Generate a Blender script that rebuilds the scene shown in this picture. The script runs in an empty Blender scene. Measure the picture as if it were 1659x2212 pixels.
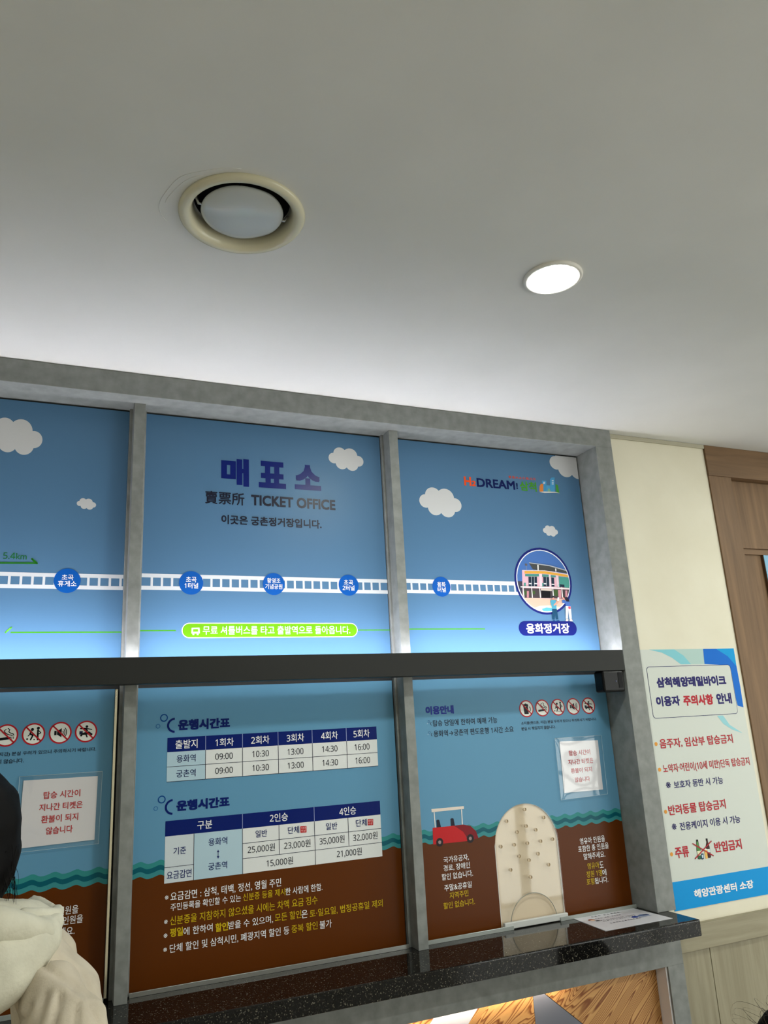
import bpy, bmesh, math, random
from mathutils import Vector, Matrix, noise
random.seed(7)
C = bpy.context.scene.collection
SC = bpy.context.scene

# ------------------------------------------------------------------ camera
cam = bpy.data.objects.new('camera', bpy.data.cameras.new('camera')); C.objects.link(cam)
YAW, PITCH, ROLL = math.radians(-23.7398), math.radians(15.4053), math.radians(3.1332)
cam.data.sensor_fit = 'VERTICAL'; cam.data.sensor_height = 24; cam.data.lens = 24*1671.45/2212
cam.data.clip_start = .02
_R = Matrix.Rotation(YAW, 3, 'Z') @ Matrix.Rotation(PITCH, 3, 'X') @ Matrix.Rotation(ROLL, 3, 'Y')
_M = Matrix((_R.col[0], _R.col[2], -_R.col[1])).transposed()
cam.matrix_world = Matrix.Translation((0, -2, 1.55)) @ _M.to_4x4()
SC.camera = cam

# ------------------------------------------------------------------ view, world, lights
SC.view_settings.view_transform = 'Standard'; SC.view_settings.look = 'None'
SC.view_settings.exposure = 0; SC.view_settings.gamma = 1; SC.view_settings.use_curve_mapping = False
W = bpy.data.worlds.new('overcast_sky'); SC.world = W; W.use_nodes = True
W.node_tree.nodes['Background'].inputs[0].default_value = (.97, 1.0, .95, 1)
W.node_tree.nodes['Background'].inputs[1].default_value = 4.2
SC.cycles.max_bounces = 8; SC.cycles.diffuse_bounces = 5; SC.cycles.transparent_max_bounces = 12
SC.cycles.sample_clamp_indirect = 4; SC.cycles.caustics_reflective = False; SC.cycles.caustics_refractive = False

LAMP = 310.0      # ceiling downlight emission
STRIP = 37.0     # cool LED strip on the bar
WARM = 46.0      # warm LED strip in the counter niche

# ------------------------------------------------------------------ helpers
def lin(c):
    return tuple((v/255/12.92) if v/255 <= .04045 else ((v/255+.055)/1.055)**2.4 for v in c)

def mat(name, col, rough=.5, spec=.5, metal=0, emit=None, estr=0, coat=0):
    m = bpy.data.materials.new(name); m.use_nodes = True
    b = m.node_tree.nodes['Principled BSDF']
    b.inputs['Base Color'].default_value = (*lin(col), 1); b.inputs['Roughness'].default_value = rough
    b.inputs['Specular IOR Level'].default_value = spec; b.inputs['Metallic'].default_value = metal
    if coat: b.inputs['Coat Weight'].default_value = coat; b.inputs['Coat Roughness'].default_value = .05
    if emit: b.inputs['Emission Color'].default_value = (*emit, 1); b.inputs['Emission Strength'].default_value = estr
    return m

def nodes(m):
    nt = m.node_tree; return nt, nt.nodes['Principled BSDF'], nt.nodes.new, nt.links.new

def tex_coords(m, scale, rot=(0, 0, 0)):
    nt, b, N, L = nodes(m)
    t = N('ShaderNodeTexCoord'); mp = N('ShaderNodeMapping'); mp.inputs['Scale'].default_value = scale
    mp.inputs['Rotation'].default_value = rot; L(t.outputs['Object'], mp.inputs['Vector']); return mp

def noise_mat(m, c1, c2, scale=(1, 1, 1), nscale=8, detail=6, dist=0, lo=.35, hi=.65, bump=0, bscale=200):
    nt, b, N, L = nodes(m); mp = tex_coords(m, scale)
    n = N('ShaderNodeTexNoise'); n.inputs['Scale'].default_value = nscale; n.inputs['Detail'].default_value = detail
    n.inputs['Distortion'].default_value = dist; L(mp.outputs[0], n.inputs['Vector'])
    r = N('ShaderNodeValToRGB'); e = r.color_ramp.elements
    e[0].position = lo; e[0].color = (*lin(c1), 1); e[1].position = hi; e[1].color = (*lin(c2), 1)
    L(n.outputs['Fac'], r.inputs[0]); L(r.outputs[0], b.inputs['Base Color'])
    if bump:
        n2 = N('ShaderNodeTexNoise'); n2.inputs['Scale'].default_value = bscale; n2.inputs['Detail'].default_value = 3
        L(mp.outputs[0], n2.inputs['Vector'])
        bp = N('ShaderNodeBump'); bp.inputs['Strength'].default_value = bump; bp.inputs['Distance'].default_value = .002
        L(n2.outputs['Fac'], bp.inputs['Height']); L(bp.outputs[0], b.inputs['Normal'])
    return m

def wood_mat(name, c1, c2, axis='Z', rough=.55, s=1.0):
    m = mat(name, c1, rough, .35); nt, b, N, L = nodes(m)
    sc = {'Z': (26*s, 26*s, 1.3*s), 'X': (1.3*s, 26*s, 26*s)}[axis]
    mp = tex_coords(m, sc); n = N('ShaderNodeTexNoise'); n.inputs['Scale'].default_value = 1.6
    n.inputs['Detail'].default_value = 9; n.inputs['Roughness'].default_value = .62; n.inputs['Distortion'].default_value = .5
    L(mp.outputs[0], n.inputs['Vector'])
    r = N('ShaderNodeValToRGB'); e = r.color_ramp.elements
    e[0].position = .3; e[0].color = (*lin(c2), 1); e[1].position = .68; e[1].color = (*lin(c1), 1)
    L(n.outputs['Fac'], r.inputs[0]); L(r.outputs[0], b.inputs['Base Color'])
    bp = N('ShaderNodeBump'); bp.inputs['Strength'].default_value = .12; bp.inputs['Distance'].default_value = .001
    L(n.outputs['Fac'], bp.inputs['Height']); L(bp.outputs[0], b.inputs['Normal'])
    return m

def ply_mat(name):
    m = mat(name, (214, 160, 95), .5, .4); nt, b, N, L = nodes(m)
    mp = tex_coords(m, (1, 1, 1), (0, .62, 0))
    mp2 = N('ShaderNodeMapping'); mp2.inputs['Scale'].default_value = (1.5, 3, 11); L(mp.outputs[0], mp2.inputs[0])
    n = N('ShaderNodeTexNoise'); n.inputs['Scale'].default_value = 1.25; n.inputs['Detail'].default_value = 2.2
    n.inputs['Roughness'].default_value = .42; n.inputs['Distortion'].default_value = .35; L(mp2.outputs[0], n.inputs['Vector'])
    mu = N('ShaderNodeMath'); mu.operation = 'MULTIPLY'; mu.inputs[1].default_value = 42; L(n.outputs['Fac'], mu.inputs[0])
    fr = N('ShaderNodeMath'); fr.operation = 'FRACT'; L(mu.outputs[0], fr.inputs[0])
    r = N('ShaderNodeValToRGB'); e = r.color_ramp.elements
    e[0].position = 0; e[0].color = (*lin((208, 158, 98)), 1)
    e[1].position = 1; e[1].color = (*lin((198, 146, 84)), 1)
    a = e.new(.5); a.color = (*lin((200, 148, 88)), 1); a = e.new(.78); a.color = (*lin((128, 72, 26)), 1); a = e.new(.86); a.color = (*lin((128, 72, 26)), 1)
    L(fr.outputs[0], r.inputs[0]); L(r.outputs[0], b.inputs['Base Color'])
    return m

def thin_clear(name, rough=.02, tint=(1, 1, 1), f0=.04):
    """thin clear sheet: transparent with a two-sided Schlick reflection"""
    m = bpy.data.materials.new(name); m.use_nodes = True; nt = m.node_tree; nt.nodes.clear(); N = nt.nodes.new; L = nt.links.new
    o = N('ShaderNodeOutputMaterial'); mx = N('ShaderNodeMixShader'); lw = N('ShaderNodeLayerWeight'); lw.inputs['Blend'].default_value = .5
    pw = N('ShaderNodeMath'); pw.operation = 'POWER'; pw.inputs[1].default_value = 5; L(lw.outputs['Facing'], pw.inputs[0])
    ma = N('ShaderNodeMath'); ma.operation = 'MULTIPLY_ADD'; ma.inputs[1].default_value = 1-f0; ma.inputs[2].default_value = f0; L(pw.outputs[0], ma.inputs[0])
    t = N('ShaderNodeBsdfTransparent'); g = N('ShaderNodeBsdfGlossy'); t.inputs[0].default_value = (*tint, 1); g.inputs['Roughness'].default_value = rough
    L(ma.outputs[0], mx.inputs[0]); L(t.outputs[0], mx.inputs[1]); L(g.outputs[0], mx.inputs[2]); L(mx.outputs[0], o.inputs[0])
    return m

def link(name, me, m=None, parent=None, smooth=False):
    o = bpy.data.objects.new(name, me); C.objects.link(o)
    if m is not None:
        for k in (m if isinstance(m, (list, tuple)) else [m]): me.materials.append(k)
    if smooth:
        for p in me.polygons: p.use_smooth = True
    if parent is not None: o.parent = parent
    return o

def tag(o, label=None, cat=None, group=None, kind=None):
    if label: o['label'] = label
    if cat: o['category'] = cat
    if group: o['group'] = group
    if kind: o['kind'] = kind
    return o

def empty(name, loc=(0, 0, 0)):
    o = bpy.data.objects.new(name, None); C.objects.link(o); o.location = loc; o.empty_display_size = .05; return o

def boxes_mesh(name, lst, bevel=0):
    bm = bmesh.new()
    for (x0, x1, y0, y1, z0, z1) in lst:
        v = [bm.verts.new(p) for p in ((x0,y0,z0),(x1,y0,z0),(x1,y1,z0),(x0,y1,z0),(x0,y0,z1),(x1,y0,z1),(x1,y1,z1),(x0,y1,z1))]
        for f in ((0,3,2,1),(4,5,6,7),(0,1,5,4),(1,2,6,5),(2,3,7,6),(3,0,4,7)): bm.faces.new([v[i] for i in f])
    if bevel: bmesh.ops.bevel(bm, geom=bm.edges[:], offset=bevel, segments=2, affect='EDGES', profile=.5)
    me = bpy.data.meshes.new(name); bm.to_mesh(me); bm.free(); return me

def box(name, x0, x1, y0, y1, z0, z1, m, parent=None, bevel=0):
    return link(name, boxes_mesh(name, [(x0, x1, y0, y1, z0, z1)], bevel), m, parent)

def boxes(name, lst, m, parent=None, bevel=0):
    return link(name, boxes_mesh(name, lst, bevel), m, parent)

def prism(name, pts, y0, y1, m, parent=None, holes=()):
    """XZ outline(s) swept in Y from y0 (front) to y1 (back); holes cut through"""
    bm = bmesh.new(); rings = []
    for ring in [pts]+list(holes):
        vs = [bm.verts.new((p[0], y0, p[1])) for p in ring]
        es = [bm.edges.new((vs[i], vs[(i+1) % len(vs)])) for i in range(len(vs))]; rings.append((vs, es))
    bmesh.ops.triangle_fill(bm, use_beauty=True, use_dissolve=False, edges=[e for r in rings for e in r[1]], normal=(0, -1, 0))
    for f in bm.faces:
        f.normal_update()
        if f.normal.y > 0: f.normal_flip()
    front = list(bm.faces)
    vm = {v: bm.verts.new((v.co.x, y1, v.co.z)) for v in list(bm.verts)}
    for f in front: bm.faces.new([vm[v] for v in reversed(f.verts)])
    for vs, es in rings:
        for i in range(len(vs)):
            a, b = vs[i], vs[(i+1) % len(vs)]; bm.faces.new((a, b, vm[b], vm[a]))
    bmesh.ops.recalc_face_normals(bm, faces=bm.faces[:])
    me = bpy.data.meshes.new(name); bm.to_mesh(me); bm.free(); return link(name, me, m, parent)

def lathe(name, prof, m, parent=None, seg=64, smooth=True):
    """profile (r, z) revolved about Z"""
    vs, fs = [], []
    for (r, z) in prof:
        for k in range(seg):
            a = 2*math.pi*k/seg; vs.append((r*math.cos(a), r*math.sin(a), z))
    for i in range(len(prof)-1):
        for k in range(seg):
            k2 = (k+1) % seg; fs.append((i*seg+k, i*seg+k2, (i+1)*seg+k2, (i+1)*seg+k))
    me = bpy.data.meshes.new(name); me.from_pydata(vs, [], fs); me.update()
    bm = bmesh.new(); bm.from_mesh(me); bmesh.ops.remove_doubles(bm, verts=bm.verts[:], dist=1e-6); bmesh.ops.recalc_face_normals(bm, faces=bm.faces[:]); bm.to_mesh(me); bm.free()
    return link(name, me, m, parent, smooth)

def tube(name, paths, m, parent=None, seg=6):
    """paths: list of [(x,y,z,r), ...]"""
    vs, fs = [], []
    for path in paths:
        P = [Vector(p[:3]) for p in path]; base = len(vs)
        for i, p in enumerate(path):
            d = (P[min(i+1, len(P)-1)]-P[max(i-1, 0)]).normalized()
            u = d.orthogonal().normalized() if i == 0 else (u-d*u.dot(d)).normalized()
            w = d.cross(u)
            for k in range(seg):
                a = 2*math.pi*k/seg; q = P[i]+(u*math.cos(a)+w*math.sin(a))*p[3]; vs.append(q[:])
        for i in range(len(path)-1):
            for k in range(seg):
                k2 = (k+1) % seg; fs.append((base+i*seg+k, base+i*seg+k2, base+(i+1)*seg+k2, base+(i+1)*seg+k))
        fs.append(tuple(base+k for k in reversed(range(seg)))); fs.append(tuple(base+(len(path)-1)*seg+k for k in range(seg)))
    me = bpy.data.meshes.new(name); me.from_pydata(vs, [], fs); me.update(); return link(name, me, m, parent, True)

def blob(name, chains, m, parent=None, voxel=.012, smooth=6, wrinkle=None):
    """one continuous surface grown round chains of spheres (x,y,z,r[,sy,sz])"""
    bm = bmesh.new()
    def ball(p, r, s=(1, 1, 1)):
        bmesh.ops.create_icosphere(bm, subdivisions=2, radius=1, matrix=Matrix.Translation(p) @ Matrix.Diagonal((r*s[0], r*s[1], r*s[2], 1)))
    for ch in chains:
        for i, a in enumerate(ch):
            ball(a[:3], a[3], a[4] if len(a) > 4 else (1, 1, 1))
            if i+1 < len(ch):
                b = ch[i+1]; d = (Vector(b[:3])-Vector(a[:3])).length; n = max(1, int(d/(.35*min(a[3], b[3]))))
                for k in range(1, n):
                    t = k/n; sa = a[4] if len(a) > 4 else (1,1,1); sb = b[4] if len(b) > 4 else (1,1,1)
                    ball(Vector(a[:3]).lerp(Vector(b[:3]), t), a[3]+(b[3]-a[3])*t, tuple(sa[j]+(sb[j]-sa[j])*t for j in range(3)))
    me = bpy.data.meshes.new(name); bm.to_mesh(me); bm.free(); o = link(name, me, m, None)
    r = o.modifiers.new('remesh', 'REMESH'); r.mode = 'VOXEL'; r.voxel_size = voxel; r.use_smooth_shade = True
    s = o.modifiers.new('smooth', 'SMOOTH'); s.iterations = smooth; s.factor = .6
    bpy.context.view_layer.update()
    ev = o.evaluated_get(bpy.context.evaluated_depsgraph_get()); me2 = bpy.data.meshes.new_from_object(ev)
    o.modifiers.clear(); o.data = me2; bpy.data.meshes.remove(me); me2.name = name
    if wrinkle:
        me2.update(); nr = [v.normal.copy() for v in me2.vertices]
        for v, n in zip(me2.vertices, nr): v.co += n*wrinkle(v.co)
    for p in me2.polygons: p.use_smooth = True
    if parent is not None: o.parent = parent
    return o

# ------------------------------------------------------------------ flat print (vinyl film on the boards)
_pm = {}
def ink(col, gloss=.22):
    k = (tuple(col), gloss)
    if k not in _pm:
        _pm[k] = mat('print_film', tuple(col), max(gloss, .28), .12)
    return _pm[k]

_tcache = {}
def digits(s):
    return ''.join(chr(0x1D7E2+int(c)) if c in '0123456789' else c for c in s)
def load_texts(keys):
    """all strings become glyph outlines; one line per string in a few multi-line text bodies"""
    for k0 in range(0, len(keys), 40):
        ks = keys[k0:k0+40]; LS = 3.0
        c = bpy.data.curves.new('glyph_source', 'FONT'); c.body = chr(10).join(digits(k) for k in ks); c.resolution_u = 3; c.space_line = LS
        o = bpy.data.objects.new('glyph_source', c); C.objects.link(o)
        bpy.context.view_layer.update(); ev = o.evaluated_get(bpy.context.evaluated_depsgraph_get()); me = ev.to_mesh()
        vs = [(p.co.x, p.co.y) for p in me.vertices]; row = [min(len(ks)-1, max(0, round((.3-y)/LS))) for x, y in vs]
        rows = [([], []) for _ in ks]; idx = [0]*len(vs)
        for i, (v, r) in enumerate(zip(vs, row)): idx[i] = len(rows[r][0]); rows[r][0].append(v)
        for p in me.polygons: rows[row[p.vertices[0]]][1].append(tuple(idx[i] for i in p.vertices))
        for k, r in zip(ks, rows): _tcache[k] = r
        ev.to_mesh_clear(); bpy.data.objects.remove(o); bpy.data.curves.remove(c)
def text_geo(s, bold): return _tcache[s]

def ell(x, z, rx, rz, n=40, a0=0, a1=360):
    full = abs(a1-a0) >= 359.9; k = n if full else n+1
    return [(x+rx*math.cos(math.radians(a0+(a1-a0)*i/n)), z+rz*math.sin(math.radians(a0+(a1-a0)*i/n))) for i in range(k)]

def clip_rect(poly, r):
    x0, z0, x1, z1 = r
    for ax, lim, sg in ((0, x0, 1), (0, x1, -1), (1, z0, 1), (1, z1, -1)):
        o = []; n = len(poly)
        for i in range(n):
            p, q = poly[i], poly[(i+1) % n]; fp, fq = sg*(p[ax]-lim), sg*(q[ax]-lim)
            if fp >= 0: o.append(p)
            if (fp >= 0) != (fq >= 0):
                t = fp/(fp-fq); o.append((p[0]+t*(q[0]-p[0]), p[1]+t*(q[1]-p[1])))
        poly = o
        if not poly: return []
    return poly

def rrect(x0, z0, x1, z1, r, n=8):
    o = []
    for cx, cz, a in ((x1-r, z1-r, 0), (x0+r, z1-r, 90), (x0+r, z0+r, 180), (x1-r, z0+r, 270)):
        o += ell(cx, cz, r, r, n, a, a+90)
    return o

def strokes(pts, w):
    out = []
    for a, b in zip(pts, pts[1:]):
        d = Vector((b[0]-a[0], b[1]-a[1])); d.normalize(); n = Vector((-d.y, d.x))*w/2
        out.append([(a[0]+n.x, a[1]+n.y), (b[0]+n.x, b[1]+n.y), (b[0]-n.x, b[1]-n.y), (a[0]-n.x, a[1]-n.y)])
    for p in pts: out.append(ell(p[0], p[1], w/2, w/2, 12))
    return out

def prints(items, y, parent, rect=None, dx=0, dz=0, gloss=.22, to3=None):
    """items: (part, colour, layer, kind, ...). Every printed element becomes one thin mesh on the board's face."""
    groups = {}
    for n, it in enumerate(items):
        key = it[0]
        if it[3] == 'T' and ('lettering' in key and 'title' not in key and 'logo' not in key): key += '#%d' % n
        groups.setdefault(key, []).append(it)
    res = []
    for part, lst in groups.items():
        vs, fs, mi, mats = [], [], [], []
        for n, it in enumerate(lst):
            _, col, lay, kind = it[:4]; d = it[4:]; yy = y-.00022*lay-n*1e-6
            m = ink(col, gloss)
            if m not in mats: mats.append(m)
            k = mats.index(m); polys = []
            if kind == 'T':
                s, x0, x1, zc, h, bold = d; v, f = text_geo(s, bold)
                if not v: continue
                ax, bx = min(p[0] for p in v), max(p[0] for p in v); az, bz = min(p[1] for p in v), max(p[1] for p in v)
                w_ = bold*.9; ax, bx, az, bz = ax-w_, bx+w_, az-w_, bz+w_
                sh = [(0, 0)] if bold < .004 else ([(w_, 0), (-w_, 0), (0, w_), (0, -w_)] if bold < .03 else [(w_*i, w_*j_) for i in (-1, 0, 1) for j_ in (-1, 0, 1)])
                for j, (ox, oz) in enumerate(sh):
                    b0 = len(vs)
                    vs += [(x0+(p[0]+ox-ax)/(bx-ax)*(x1-x0)+dx, yy-j*2e-6, zc-h/2+(p[1]+oz-az)/(bz-az)*h+dz) for p in v]
                    for q in f: fs.append(tuple(b0+i for i in q)); mi.append(k)
                continue
            if kind == 'E': polys = [ell(*d)]
            elif kind == 'P': polys = [d[0]]
            elif kind == 'S': polys = strokes(*d)
            elif kind == 'B': x0, x1, zc, h = d; polys = [rrect(x0, zc-h/2, x1, zc+h/2, h*.4999)]
            elif kind == 'Q': polys = [rrect(*d)]
            elif kind == 'R':
                x, z, rx, rz, t, a0, a1 = d; o = ell(x, z, rx, rz, 36, a0, a1); i_ = ell(x, z, rx-t, rz-t, 36, a0, a1)
                for j in range(36):
                    j2 = (j+1) % len(o); polys.append([o[j], o[j2], i_[j2], i_[j]])
            for po in polys:
                if rect and part.startswith('cloud'): po = clip_rect(po, rect)
                if len(po) < 3: continue
                ar = sum(po[i][0]*po[(i+1) % len(po)][1]-po[(i+1) % len(po)][0]*po[i][1] for i in range(len(po)))
                if ar < 0: po = po[::-1]
                b0 = len(vs); vs += [(p[0]+dx, yy, p[1]+dz) for p in po]; fs.append(tuple(range(b0, b0+len(po)))); mi.append(k)
        if to3: vs = [to3(v) for v in vs]
        me = bpy.data.meshes.new(part.split('#')[0]); me.from_pydata(vs, [], fs); me.update()
        o = link(part.split('#')[0], me, mats, parent)
        me.polygons.foreach_set('material_index', mi); me.update(); res.append(o)
    return res

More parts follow.
